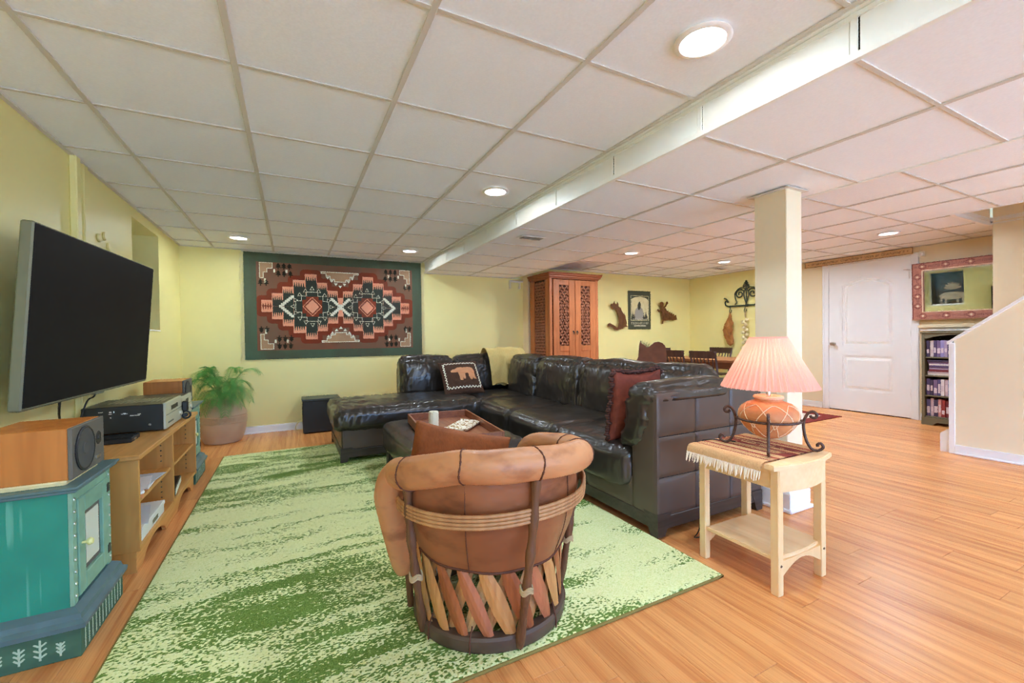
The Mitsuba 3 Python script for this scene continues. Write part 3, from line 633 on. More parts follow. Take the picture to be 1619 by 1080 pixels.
# leather back
B0 = np.array([.72, 1.635])
th = np.arange(186, 397, 2.5); hh = np.linspace(0, 1, 22); V = np.zeros((len(th), 22, 3))
for i, d in enumerate(th):
    zb = .298 + .03 * (abs(d - 290) / 105) ** 2; zt = rimz(d) - .03
    for j, h in enumerate(hh):
        c = B0 * (1 - h) + CTR * h; r = .306 * (1 - h) + (R0 - .012) * h + .022 * math.sin(h * PI) + .003 * math.sin(math.radians(d) * 9 + h * 3)
        V[i, j] = rc(d, r, zb + (zt - zb) * h, c)
out = grid_mesh(V); inn = V.copy(); inn[..., :2] = (inn[..., :2] - B0) * .965 + B0; inm = grid_mesh(inn); inm.invert()
add('back_leather', cat_([out, inm]), 'hide_leather', ec, True)
add('bottom_seam', tube(V[:, 0] - [0, 0, .002], .005, 6), 'stitch', ec, True)
for d in (233, 300): add('panel_seam', tube([rc(d, .306 * (1 - h) + (R0 - .012) * h + .0235 * math.sin(h * PI), .298 + (rimz(d) - .05 - .298) * h, B0 * (1 - h) + CTR * h) for h in hh], .0016, 5), 'stitch', ec)
# posts with twine ties
def post(d0, d1, rt, rb, lab):
    P = smoothed([rc(d0, rt, rimz(d0) - .045), rc((d0 * 2 + d1) / 3, (rt * .62 + rb * .38) + .012, .47), rc((d0 + d1 * 2) / 3, (rt * .35 + rb * .65) + .008, .30), rc(d1, rb, RUGZ + .012, B0)], 7)
    rad = .0155 + .0025 * np.sin(np.arange(len(P)) * 1.3 + d0)
    add('post', tube(P, rad, 9), 'post_wood', ec, 40)
    q = P[int(len(P) * .70)]; ring = [q + np.array([.021 * math.cos(t), .021 * math.sin(t), .006 * math.sin(3 * t)]) for t in np.linspace(0, 2 * PI, 20)[:-1]]
    add('tie', cat_([tube(np.array(ring) + [0, 0, dz], .0042, 6, closed=True) for dz in (-.007, 0, .007)]), 'twine', ec, True)
for d0, d1 in ((196, 191), (271, 266), (342, 345)): post(d0, d1, .372, .305, 0)
add('post', tube(smoothed([(.352, 1.612, .57), (.372, 1.66, .40), (.398, 1.715, .20), (.415, 1.745, RUGZ + .012)], 7), .0135, 9), 'post_wood', ec, 40)
add('post', tube(smoothed([(1.0, 1.84, .50), (.985, 1.83, .25), (.965, 1.82, RUGZ + .012)], 7), .0135, 9), 'post_wood', ec, 40)
# wicker band
for q in range(4):
    P = [rc(d, .372 + .010 * (abs(math.cos(math.radians(d * 2 + 90)))) + .055 * np.clip((d - 325) / 45, 0, 1) * np.clip((380 - d) / 30, 0, 1), .507 + q * .0125 + .006 * math.sin(math.radians(d * 1.5)), CTR * .8 + B0 * .2) for d in np.arange(182, 383, 3)]
    add('wicker_strand', tube(P, .0066, 8), 'wicker', ec, True)
# lattice of cedar slats
def slat(d0, d1, r, z0, z1, w, tone, lean):
    n = 9; tt = np.linspace(0, 1, n); V = []
    for t in tt:
        d = d0 + (d1 - d0) * t; z = z0 + (z1 - z0) * t; rr_ = .288 + (r - .288) + .006 * t
        hw = w / 2 * (.25 + .75 * math.sin(PI * min(max(t * .9 + .05, 0), 1)) ** .7); c = rc(d, rr_, z, B0); tang = np.array([-math.sin(math.radians(d)), math.cos(math.radians(d)), 0]); rad = np.array([math.cos(math.radians(d)), math.sin(math.radians(d)), 0])
        L = math.radians(d1 - d0) * r; sl_ = np.array([z1 - z0, -L]) / math.hypot(z1 - z0, L); side = tang * sl_[0] + np.array([0, 0, 1]) * sl_[1]
        V.append([c - side * hw, c + rad * .007 - side * hw * .25, c + rad * .007 + side * hw * .25, c + side * hw, c - rad * .005])
    V = np.array(V); g = grid_mesh(np.concatenate([V, V[:, :1]], 1)); g.merge_vertices(); g.fix_normals(); add('slat', g, f'slat_wood_{tone}', ec, False)
for i in range(22):
    d = 191 + i * 16.36; j = rng.uniform(-1.5, 1.5)
    slat(d + 22 + j, d + j * .5, .291, RUGZ + .035, .325 + .0 * j, .060 + rng.uniform(-.006, .008), i % 3, 1)
    slat(d - 13 + j, d + 9 + j * .5, .268, RUGZ + .035, .33, .050, 3 if i % 2 else 0, -1)
add('base_ring', lathe([(.262, RUGZ), (.305, RUGZ), (.312, RUGZ + .012), (.312, RUGZ + .045), (.304, RUGZ + .054), (.268, RUGZ + .054), (.262, RUGZ + .046), (.262, RUGZ)], 60, (B0[0], B0[1], 0)), 'ring_leather', ec, 40)
for d in range(200, 340, 33): add('base_tie', tube([rc(d, .3135, RUGZ + .002, B0), rc(d, .3145, RUGZ + .03, B0), rc(d, .309, RUGZ + .056, B0), rc(d + 1, .296, RUGZ + .09, B0)], .003, 5), 'stitch', ec)
add('seat', lathe([(0, .335), (.27, .335), (.278, .345), (.27, .356), (0, .366)], 40, (B0[0], B0[1] + .01, 0)), 'hide_leather', ec, 40)
# hide cushion peeking over the back
mat('cowhide', lambda p, n, uv: mix(srgb(150, 84, 42), srgb(104, 54, 28), fbm(p.x * 11, p.y * 11, p.z * 11, 3) * .8 + noise(p.x * 220, p.y * 220, p.z * 60) * .3), .8, spec=.2, sheen=.5)
hp = thing('hide_pillow', 'brown cowhide cushion standing inside the barrel chair', 'cushion')
fr = frame_of((.635, 1.775, .520), (1, .14, -.30), (.03, .05, 1)); add('cover', onto(pillow_mesh(.50, .40, .15, seed=12), *fr), 'cowhide', hp, True)

# ------------------------------------------------------------------ end table, runner, lamp
mat('maple', wood(srgb(240, 210, 158), srgb(222, 180, 122), 2, .8, .35), .4)
mat('maple_flat', wood(srgb(242, 212, 162), srgb(226, 186, 130), 1, .8, .35), .4)
et = thing('end_table', 'small maple end table with a curved front and a low shelf', 'side table')
TX0, TX1, TY0, TY1, TZ = 1.815, 2.178, 1.088, 1.485, .568
bow = [(t, 1.082 - .034 * math.sin(PI * (t - 1.775) / (2.215 - 1.775))) for t in np.linspace(1.775, 2.215, 24)]
top = Polygon(bow + [(2.205, 1.515), (1.785, 1.515)])
def slab(poly, z0, z1, b=.004):
    a = ext(poly.buffer(-b), z1 - z0); m = ext(poly, z1 - z0 - 2 * b); a.apply_translation([0, 0, z0]); m.apply_translation([0, 0, z0 + b]); return cat_([a, m])
add('top', slab(top, TZ - .024, TZ), 'maple_flat', et)
LEG = .036
for x in (TX0, TX1 - LEG):
    for y in (TY0, TY1 - LEG): add('leg', bx(x, x + LEG, y, y + LEG, 0, TZ - .024, .003), 'maple', et)
add('apron', bx(TX0 + .006, TX0 + .024, TY0 + LEG, TY1 - LEG, .455, TZ - .024), 'maple_flat', et)
add('apron', bx(TX1 - .024, TX1 - .006, TY0 + LEG, TY1 - LEG, .455, TZ - .024), 'maple_flat', et)
add('apron', bx(TX0 + LEG, TX1 - LEG, TY1 - .026, TY1 - .008, .455, TZ - .024), 'maple_flat', et)
fa = [(t, 1.087 - .026 * math.sin(PI * (t - TX0 - .01) / (TX1 - TX0 - .02))) for t in np.linspace(TX0 + .01, TX1 - .01, 20)]
fap = Polygon(fa + [(TX1 - .01, 1.112), (TX0 + .01, 1.112)]); m = ext(fap, TZ - .024 - .447); m.apply_translation([0, 0, .447])
add('front_apron', m, 'maple_flat', et, 30)
sb = [(t, 1.105 - .012 * math.sin(PI * (t - TX0 - .03) / (TX1 - TX0 - .06))) for t in np.linspace(TX0 + .03, TX1 - .03, 16)]
add('shelf', slab(Polygon([(TX0 + .004, 1.124)] + sb + [(TX1 - .004, 1.124), (TX1 - .004, TY1 - .04), (TX0 + .004, TY1 - .04)]), .146, .163, .003), 'maple_flat', et)
arch = Polygon([(TX0 + LEG - .004, .146), (TX1 - LEG + .004, .146), (TX1 - LEG + .004, .078)] + [(x, .078 + .052 * math.sin(PI * (TX1 - LEG - x) / (TX1 - TX0 - 2 * LEG))) for x in np.linspace(TX1 - LEG - .012, TX0 + LEG + .012, 20)] + [(TX0 + LEG - .004, .078)])
add('lower_rail', onto(ext(arch, .018), (0, 1.112, 0), (1, 0, 0), (0, 0, 1), (0, -1, 0)), 'maple', et)
add('lower_rail', onto(ext(arch, .018), (0, TY1 - .012, 0), (1, 0, 0), (0, 0, 1), (0, -1, 0)), 'maple', et)
for x in (TX0 + LEG / 2, TX1 - LEG / 2): add('peg', mv(lathe([(0, 0), (.006, 0), (.005, .002), (0, .003)], 12), (x, TY0, .13), rx=PI / 2), 'post_wood', et)
def runner_col(p, n, uv):
    j = fbm(p.x * 3, p.y * 30, 1.0, 2) * .05
    x = p.x + j * .0
    s = dr.sin(x * 260 + dr.sin(x * 41) * 2) * .5 + dr.sin(x * 97 + 1.1) * .5
    ik = smoothstep(.52, .62, noise((p.x + (noise(p.y * 40, 3.0) - .5) * .05) * 26, p.y * 9, 2.0))
    tan = mix(srgb(214, 172, 124), srgb(196, 150, 104), noise(p.x * 400, p.y * 400, 1.0))
    c = mix(srgb(158, 74, 60), srgb(112, 62, 56), noise(p.x * 31, 1.0, 2.0))
    mid = smoothstep(1.815, 1.822, p.x) * (1 - smoothstep(2.185, 2.195, p.x))
    t = dr.clip(smoothstep(.0, .25, s) + ik * smoothstep(1.93, 1.95, p.x) * (1 - smoothstep(2.10, 2.12, p.x)), 0, 1) * mid
    return tan * (1 - t) + c * t
mat('runner_weave', runner_col, .95, spec=.1, bump=lambda p, n, uv: dr.sin(p.y * 1500) * .5 + .5, bscale=.0008)
mat('fringe_cream', srgb(238, 226, 204), .9)
rn = thing('table_runner', 'striped tan and maroon woven runner with cream fringe on the end table', 'table runner')
U_ = smoothed([(1.752, TZ - .030), (1.760, TZ - .006), (1.782, TZ + .006), (1.85, TZ + .005), (2.0, TZ + .005), (2.15, TZ + .005), (2.212, TZ + .006), (2.228, TZ - .002), (2.234, TZ - .012)], 6)
ys_ = np.linspace(1.125, 1.505, 40); V = np.zeros((40, len(U_), 3))
for i, y in enumerate(ys_):
    V[i, :, 0] = U_[:, 0]; V[i, :, 1] = y; V[i, :, 2] = U_[:, 1] + .0012 * np.sin(y * 60 + U_[:, 0] * 30) * 0 + .0006
a = grid_mesh(V); V2 = V.copy(); V2[..., 2] -= .004; b = grid_mesh(V2); b.invert(); a.invert(); b.invert()
add('cloth', cat_([a, b]), 'runner_weave', rn, True)
fr_ = []
for side, n in ((0, 60), (1, 60)):
    for i in range(n):
        y = 1.127 + .376 * i / (n - 1); x, z = (1.753, TZ - .028) if side == 0 else (2.234, TZ - .012); s = -1 if side == 0 else 1
        L = rng.uniform(.032, .052) if side == 0 else .03; j = rng.uniform(-.006, .006)
        fr_.append(tube([(x, y, z), (x + s * .006, y + j * .5, z - L * .4), (x + s * (.008 + rng.uniform(0, .008)), y + j, z - L)], [.0022, .0026, .0016], 5))
add('fringe', cat_(fr_), 'fringe_cream', rn, True, kind='stuff')

LX, LY, LZ = 2.03, 1.262, TZ + .0065
lamp = thing('table_lamp', 'table lamp with a pink pleated shade and a clay pot base in an iron stand', 'lamp')
mat('clay', lambda p, n, uv: mix(srgb(226, 158, 104), srgb(190, 112, 64), fbm(p.x * 22, p.y * 22, p.z * 22, 4)), .6, bump=lambda p, n, uv: fbm(p.x * 60, p.y * 60, p.z * 60, 3), bscale=.003)
mat('clay_line', srgb(240, 206, 170), .7); mat('clay_rim', srgb(236, 196, 158), .6)
mat('iron_brown', lambda p, n, uv: mix(srgb(98, 70, 58), srgb(62, 44, 38), noise(p.x * 90, p.y * 90, p.z * 90)), .45, metallic=.3)
prof = smoothed([(.004, .622), (.04, .626), (.075, .645), (.108, .68), (.126, .715), (.129, .735), (.122, .76), (.098, .785), (.070, .797), (.060, .802), (.057, .812)], 5)
add('pot', lathe(prof, 48, (LX, LY, 0)), 'clay', lamp, True)
add('pot_rim', lathe([(.056, .810), (.063, .812), (.066, .818), (.062, .825), (.05, .826), (.045, .822), (.0, .822)], 40, (LX, LY, 0)), 'clay_rim', lamp, 30)
pz, prr = prof[:, 1], prof[:, 0]
for k in range(8):
    a0 = k * PI / 4; t = np.linspace(-1, 1, 26); zz_ = .787 - .105 * t ** 2; aa = a0 + t * PI / 4 * .98; R_ = np.interp(zz_, pz, prr) + .0006
    add('pot_line', tube(np.stack([LX + R_ * np.cos(aa), LY + R_ * np.sin(aa), zz_], 1), .0022, 5), 'clay_line', lamp, True)
    zz_ = .64 + .07 * t ** 2; R_ = np.interp(zz_, pz, prr) + .0006; aa = a0 + PI / 8 + t * PI / 8
    add('pot_line', tube(np.stack([LX + R_ * np.cos(aa), LY + R_ * np.sin(aa), zz_], 1), .0018, 5), 'clay_line', lamp, True)
th = np.linspace(0, 2 * PI, 60)[:-1]
stand = add('iron_stand', tube(np.stack([LX + .134 * np.cos(th), LY + .134 * np.sin(th), th * 0 + .712], 1), .0055, 8, closed=True), 'iron_brown', lamp, True)
leg2 = smoothed([(.165, .742), (.172, .733), (.186, .734), (.190, .748), (.178, .760), (.160, .755), (.148, .735), (.141, .712), (.139, .690), (.143, .655), (.152, .620), (.168, .590), (.188, LZ + .0075), (.206, LZ + .016), (.213, .603), (.204, .617), (.192, .611), (.193, .602)], 5)
for k in range(4):
    d = math.radians(211.6 + 90 * k); add('stand_leg', tube(np.stack([LX + leg2[:, 0] * math.cos(d), LY + leg2[:, 0] * math.sin(d), leg2[:, 1]], 1), .0062, 8), 'iron_brown', stand, True)
add('socket', lathe([(.010, .822), (.010, .90), (.018, .905), (.018, .935), (.0, .935)], 16, (LX, LY, 0)), 'chrome', lamp, 30)
bulb = lathe(smoothed([(.012, .935), (.016, .945), (.030, .975), (.026, 1.0), (.0, 1.010)], 4), 20, (LX, LY, 0)); bulb.fix_normals()
add('bulb', bulb, 'white_paint', lamp, True, emitter={'type': 'area', 'radiance': {'type': 'rgb', 'value': [LAMP_BULB * c for c in (1.0, .80, .56)]}})
scene['shade_cloth'] = {'type': 'principledthin', 'base_color': {'type': 'rgb', 'value': list(srgb(250, 200, 186))}, 'roughness': .8, 'diff_trans': 1.1, 'spec_trans': 0.0}
t = np.linspace(0, 2 * PI, 433)[:-1]; hs = np.linspace(0, 1, 8); V = np.zeros((432, 8, 3))
for j, h in enumerate(hs):
    r = .201 * (1 - h) + .078 * h + (.0085 * (1 - h) + .0036 * h) * (np.abs((t * 48 / (2 * PI)) % 1 - .5) * 4 - 1)
    V[:, j] = np.stack([LX + r * np.cos(t), LY + r * np.sin(t), .866 + h * .236 + .0 * t], 1)
add('shade', grid_mesh(V, True), 'shade_cloth', lamp, False)
pl_ = []
for i in range(48):
    tt = (i + .5 + np.linspace(-.17, .17, 3)) * 2 * PI / 48; W = np.zeros((3, 6, 3))
    for j, h in enumerate(np.linspace(.01, .99, 6)):
        r = .203 * (1 - h) + .0795 * h; W[:, j] = np.stack([LX + r * np.cos(tt), LY + r * np.sin(tt), .866 + h * .236 + 0 * tt], 1)
    pl_.append(grid_mesh(W))
add('pleats', cat_(pl_), 'shade_cloth', lamp, False, kind='stuff')
add('shade_trim', tube(np.stack([LX + .078 * np.cos(th), LY + .078 * np.sin(th), th * 0 + 1.102], 1), .004, 6, closed=True), 'shade_cloth', lamp, True)
add('shade_ring', cat_([tube(np.stack([LX + .05 * np.cos(th), LY + .05 * np.sin(th), th * 0 + 1.08], 1), .0015, 5, closed=True)] + [tube([(LX + .05 * math.cos(a), LY + .05 * math.sin(a), 1.08), (LX + .077 * math.cos(a), LY + .077 * math.sin(a), 1.098)], .0015, 5) for a in (0, 2.1, 4.2)]), 'chrome', lamp)
add('cord', tube(smoothed([(1.98, 1.40, TZ + .012), (1.90, 1.50, TZ + .010), (1.895, 1.535, TZ - .03), (1.90, 1.54, .35), (1.91, 1.56, .10), (1.96, 1.62, .006), (2.3, 1.62, .006)], 8), .0028, 6), 'black_metal', lamp, True)

# ------------------------------------------------------------------ tray, candle, plate on the ottoman
mat('tray_wood', wood(srgb(150, 92, 62), srgb(110, 62, 42), 1), .4)
tr = thing('serving_tray', 'square wooden tray lying on the leather ottoman', 'tray')
OZ = .4325
def trm(m): return mv(m, (1.035, 3.02, OZ), rz=-.10)
add('bottom', trm(bx(-.25, .25, -.47, .47, 0, .012)), 'tray_wood', tr)
for q in ((-.25, -.235, -.47, .47), (.235, .25, -.47, .47), (-.235, .235, .455, .47), (-.235, .235, -.47, -.455)): add('side', trm(bx(*q, .0, .068, .003)), 'tray_wood', tr)
mat('wax', srgb(236, 232, 206), .5)
cd = thing('candle', 'cream pillar candle standing in the wooden tray', 'candle')
add('wax', lathe([(0, 0), (.037, 0), (.038, .004), (.038, .108), (.033, .114), (.024, .106), (0, .102)], 32, (.955, 3.19, OZ + .0125)), 'wax', cd, 40)
add('wick', tube([(.955, 3.19, OZ + .11), (.957, 3.19, OZ + .124)], .0012, 5), 'black_metal', cd)
mat('plate_deco', lambda p, n, uv: mix(srgb(238, 232, 218), srgb(150, 110, 60), smoothstep(.56, .62, noise(p.x * 95, p.y * 95, 3.0))), .25)
pt = thing('patterned_plate', 'white rectangular dish with brown floral pattern leaning in the tray', 'dish')
pl = rbox([.082, .175, .007], .006, .012); V = np.array(pl.vertices); V[:, 2] += .25 * (np.maximum(np.abs(V[:, 0]) - .05, 0) + np.maximum(np.abs(V[:, 1]) - .135, 0)); pl.vertices = V
add('dish', mv(pl, (1.125, 3.00, OZ + .0285), rz=-.72, rx=.0, ry=.05), 'plate_deco', pt, 40)

# ------------------------------------------------------------------ television on its wall arm
mat('screen_black', (.010, .010, .011), .55, spec=.12); mat('tv_bezel', srgb(122, 124, 104), .35, metallic=.4); mat('plastic_black', (.014, .014, .013), .4)
tvc = [np.array(q) for q in ((-.835, 2.203, 1.573), (-.768, 3.431, 1.581), (-.819, 3.438, .876), (-.887, 2.21, .868))]
tvc = [CAM + (q - CAM) * 1.12 for q in tvc]
o = sum(tvc) / 4; u = tvc[1] + tvc[2] - tvc[0] - tvc[3]; Wt = np.linalg.norm(u) / 2; u /= np.linalg.norm(u); v = tvc[0] + tvc[1] - tvc[2] - tvc[3]; v -= u * (u @ v); Ht = np.linalg.norm(v) / 2; v /= np.linalg.norm(v); w = np.cross(u, v)
tv = thing('television', 'large flat television tilted on a wall arm above the media stand', 'television')
def tvm(m): return onto(m, o, u, v, w)
add('casing', tvm(bx(-Wt / 2, Wt / 2, -Ht / 2, Ht / 2, -.045, -.002, .006)), 'tv_bezel', tv)
add('screen', tvm(bx(-Wt / 2 + .009, Wt / 2 - .007, -Ht / 2 + .014, Ht / 2 - .007, -.004, .0005, .001)), 'screen_black', tv)
add('rear_housing', tvm(bx(-Wt / 2 + .25, Wt / 2 - .25, -Ht / 2 + .06, Ht / 2 - .2, -.075, -.045, .02)), 'plastic_black', tv)
add('chin_badge', tvm(bx(-.05, .05, -Ht / 2 - .006, -Ht / 2 + .002, -.02, .0, .002)), 'tv_bezel', tv)
yc_ = o[1]
add('wall_bracket', bx(XL + .0005, XL + .03, yc_ - .12, yc_ + .12, 1.10, 1.38, .004), 'black_metal', tv)
q0 = o - w * .072
add('arm', cat_([tube([(XL + .028, yc_, 1.24), (q0[0] - .0, q0[1], 1.24)], .02, 8)]), 'black_metal', tv)
add('cable', tube(smoothed([o - w * .05 - u * .28 - v * (Ht / 2 - .06), o - w * .055 - u * .27 - v * (Ht / 2 + .06), (XL + .03, 3.05, .70), (XL + .03, 3.1, .50)], 8), .005, 6), 'black_metal', tv, True)
add('cable', tube(smoothed([o - w * .05 + u * .12 - v * (Ht / 2 - .06), o - w * .06 + u * .10 - v * (Ht / 2 + .03), (XL + .06, 3.28, .78), (XL + .03, 3.22, .62)], 8), .004, 6), 'black_metal', tv, True)

# ------------------------------------------------------------------ teal cabinets
def teal(p, n, uv):
    st = noise(p.y * 90 + p.x * 90, p.z * 4, 1.0); bl = fbm(p.x * 5, p.y * 5, p.z * 5, 3)
    c = mix(srgb(34, 150, 124), srgb(18, 110, 96), bl)
    return mix(c, srgb(118, 186, 164), smoothstep(.74, .9, st) * .45)
mat('teal_paint', teal, .38, spec=.5); mat('sage_paint', lambda p, n, uv: mix(srgb(136, 176, 150), srgb(104, 144, 122), fbm(p.x * 14, p.y * 14, p.z * 14, 3)), .45)
mat('slate_paint', lambda p, n, uv: mix(srgb(92, 122, 124), srgb(66, 88, 94), fbm(p.x * 12, p.y * 12, p.z * 12, 3)), .4)
mat('plinth_paint', lambda p, n, uv: mix(srgb(70, 112, 84), srgb(38, 74, 60), fbm(p.x * 12, p.y * 12, p.z * 20, 3)), .6); mat('plinth_tree', srgb(168, 190, 164), .7)
mat('nail_head', (.75, .78, .74), .3, metallic=1.0); mat('knob_cream', srgb(226, 222, 150), .35); mat('recess_grey', srgb(96, 92, 84), .6); mat('paper_cream', srgb(206, 208, 186), .7); mat('hinge_dark', (.05, .05, .05), .4, metallic=.6)
def cabinet(y0, label):
    t = thing('painted_cabinet', label, 'cabinet', 'pair of painted cabinets')
    x0, xf, ya, yb = XL + .025, -.715, y0 + .045, y0 + .405
    add('body', bx(x0, xf - .012, ya, yb, .17, .585), 'teal_paint', t)
    for y in (ya, yb - .034): add('corner_strip', bx(xf - .013, xf, y, y + .034, .17, .585, .002), 'sage_paint', t)
    add('front_rail', bx(xf - .013, xf - .001, ya + .034, yb - .034, .545, .585, .001), 'sage_paint', t)
    add('top', cat_([bx(x0, xf + .018, ya - .022, yb + .022, .585, .597, .003), bx(x0, xf + .026, ya - .030, yb + .030, .596, .607, .004)]), 'slate_paint', t)
    mold = [(.0, .105), (.040, .105), (.042, .122), (.028, .134), (.024, .152), (.006, .166), (.0, .170)]
    ms = []
    for k in range(len(mold) - 1):
        (d0, z0), (d1, z1) = mold[k], mold[k + 1]
        if z1 > z0: ms.append(trimesh.convex.convex_hull(np.array([(x0, ya - d0, z0), (xf + d0, ya - d0, z0), (xf + d0, yb + d0, z0), (x0, yb + d0, z0), (x0, ya - d1, z1), (xf + d1, ya - d1, z1), (xf + d1, yb + d1, z1), (x0, yb + d1, z1)])))
    add('molding', cat_(ms), 'slate_paint', t)
    pl_ = add('plinth', bx(x0, xf + .026, ya - .03, yb + .03, 0, .106, .002), 'plinth_paint', t)
    def tree(cx, s):
        return unary_union([sbox(cx - .003, .02, cx + .003, .02 + .06 * s)] + [LineString([(cx - .012 * s * k, .03 + .016 * s * i + .010), (cx, .03 + .016 * s * i)]).buffer(.003) for i in range(3) for k in (-1, 1)])
    trees = unary_union([tree(x0 + .03 + i * .052, .8 + .4 * ((i * 7) % 3) / 2) for i in range(7)])
    add('painted_tree', onto(ext(trees, .0006), (0, ya - .0302, 0), (1, 0, 0), (0, 0, 1), (0, -1, 0)), 'plinth_tree', pl_)
    stripes = unary_union([sbox(ya + .0 + i * .032, .012, ya + .008 + i * .032, .098) for i in range(12)])
    add('painted_stripe', onto(ext(stripes, .0006), (xf + .0262, 0, 0), (0, 1, 0), (0, 0, 1), (1, 0, 0)), 'plinth_tree', pl_)
    for y in (ya + .017, yb - .017):
        for i in range(9): add('nail', mv(lathe([(0, 0), (.0065, 0), (.0055, .003), (0, .0048)], 10), (xf, y, .20 + i * .044), ry=PI / 2), 'nail_head', t, 40)
    d0, d1, z0, z1 = ya + .040, yb - .040, .185, .545
    dr_ = add('door', cat_([bx(xf - .014, xf + .004, d0, d0 + .055, z0, z1, .003), bx(xf - .014, xf + .004, d1 - .055, d1, z0, z1, .003), bx(xf - .014, xf + .004, d0 + .055, d1 - .055, z0, z0 + .065, .003), bx(xf - .014, xf + .004, d0 + .055, d1 - .055, z1 - .065, z1, .003)]), 'sage_paint', t)
    add('panel', bx(xf - .013, xf - .008, d0 + .05, d1 - .05, z0 + .06, z1 - .06), 'recess_grey', dr_)
    add('picture', bx(xf - .008, xf - .005, d0 + .085, d1 - .075, z0 + .085, z1 - .085), 'paper_cream', dr_)
    add('knob', mv(lathe([(.004, 0), (.005, .012), (.012, .017), (.014, .024), (.010, .031), (0, .033)], 18), (xf + .004, d0 + .022, .375), ry=PI / 2), 'knob_cream', dr_, 40)
    for z in (.225, .485): add('hinge', bx(xf - .002, xf + .0065, d1 - .012, d1 + .014, z, z + .035, .001), 'hinge_dark', dr_)
cabinet(2.045, 'teal painted cabinet with nail heads in the left foreground')
cabinet(4.075, 'painted cabinet between the media stand and the planter')

# ------------------------------------------------------------------ speakers
mat('speaker_veneer', wood(srgb(198, 126, 58), srgb(166, 92, 36), 2, 1.2, .4), .35); mat('baffle', srgb(96, 92, 84), .5); mat('cone', srgb(70, 72, 72), .5); mat('rubber', (.02, .02, .02), .5); mat('pale_edge', srgb(232, 214, 160), .5)
def speaker(y0, z0, x1, label):
    t = thing('bookshelf_speaker', label, 'speaker', 'pair of bookshelf speakers')
    D, L, Hh = .25, .295, .205
    add('cabinet', bx(x1 - D, x1 - .012, y0, y0 + L, z0 + .018, z0 + Hh, .003), 'speaker_veneer', t)
    add('foot_strip', cat_([bx(x1 - D + .004, x1 - .02, y0 + .004, y0 + L - .004, z0 + .0005, z0 + .010, .002), bx(x1 - D + .001, x1 - .016, y0 + .001, y0 + L - .001, z0 + .009, z0 + .019, .002)]), 'pale_edge', t)
    add('baffle', bx(x1 - .013, x1, y0, y0 + L, z0 + .018, z0 + Hh, .003), 'baffle', t)
    wo = add('woofer', mv(lathe([(.083, 0), (.084, .004), (.080, .007), (.076, .006)], 40), (x1, y0 + .105, z0 + .112), ry=PI / 2), 'rubber', t, 40)
    add('cone', mv(lathe([(0, .0015), (.02, .0055), (.026, .002), (.060, .0045), (.068, .007), (.077, .005)], 40), (x1, y0 + .105, z0 + .112), ry=PI / 2), 'cone', wo, 40)
    tw = add('tweeter', mv(lathe([(0, .006), (.008, .0045), (.010, .001), (.026, .001), (.027, 0)], 28), (x1, y0 + .238, z0 + .125), ry=PI / 2), 'rubber', t, 40)
    add('badge', bx(x1, x1 + .002, y0 + .21, y0 + .25, z0 + .045, z0 + .055), 'nail_head', t)
speaker(2.10, .607, -.715, 'orange veneer bookshelf speaker lying on the teal cabinet in the left foreground')
speaker(4.13, .607, -.755, 'small veneer bookshelf speaker lying on the far cabinet beside the palm')

# ------------------------------------------------------------------ media stand and what is on it
mat('stand_oak', wood(srgb(208, 152, 80), srgb(176, 118, 54), 2, .9, .45), .38); mat('stand_oak_flat', wood(srgb(210, 156, 88), srgb(178, 122, 60), 1, .9, .45), .38)
ms_ = thing('media_stand', 'oak media stand with open shelves under the television', 'media stand')
SX0, SX1, SY0, SY1, SZ = XL + .022, -.672, 2.665, 4.03, .578
add('top', bx(SX0, SX1 + .014, SY0 - .022, SY1 + .02, SZ - .026, SZ, .005), 'stand_oak_flat', ms_)
for y in (SY0, 3.33, SY1 - .02): add('side', bx(SX0, SX1, y, y + .02, .105, SZ - .026, .002), 'stand_oak', ms_)
add('back_panel', bx(SX0, SX0 + .008, SY0 + .02, SY1 - .02, .11, SZ - .03), 'stand_oak', ms_)
add('floor_shelf', bx(SX0 + .01, SX1 - .004, SY0 + .02, SY1 - .02, .105, .123, .002), 'stand_oak_flat', ms_)
for a, b in ((SY0 + .021, 3.329), (3.351, SY1 - .021)): add('shelf', bx(SX0 + .01, SX1 - .012, a, b, .325, .342, .002), 'stand_oak_flat', ms_)
apr = Polygon([(SY0 + .01, .0), (SY0 + .01, .105), (SY1 - .01, .105), (SY1 - .01, 0), (SY1 - .10, 0)] + [(SY1 - .10 - .42 * t, .072 * math.sin(PI * min(t * 1, 1)) ** .5) for t in np.linspace(0.01, .99, 16)] + [(3.49, 0), (3.21, 0)] + [(3.21 - .42 * t, .072 * math.sin(PI * t) ** .5) for t in np.linspace(.01, .99, 16)] + [(SY0 + .10, 0)])
add('base_apron', onto(ext(apr.buffer(0), .018), (SX1 - .036, 0, 0), (0, 1, 0), (0, 0, 1), (1, 0, 0)), 'stand_oak_flat', ms_)
add('base_side', bx(SX0 + .01, SX1 - .02, SY0 + .008, SY0 + .026, 0, .104), 'stand_oak', ms_)
add('base_side', bx(SX0 + .01, SX1 - .02, SY1 - .026, SY1 - .008, 0, .104), 'stand_oak', ms_)
add('shelf_pin_holes', cat_([mv(lathe([(0, 0), (.004, 0), (.004, .001), (0, .001)], 8), (x, y - .0003, .16 + .032 * i), rx=PI / 2) for y in (3.33, SY1 - .02) for x in (SX1 - .06,) for i in range(11) if abs(.16 + .032 * i - .335) > .02]), 'gap_shade', ms_, kind='stuff')
mat('alu', srgb(196, 196, 172), .35, metallic=.25); mat('alu_dark', srgb(110, 112, 96), .4); mat('print_white', srgb(216, 216, 206), .6); mat('cover_black', (.022, .024, .020), .35)
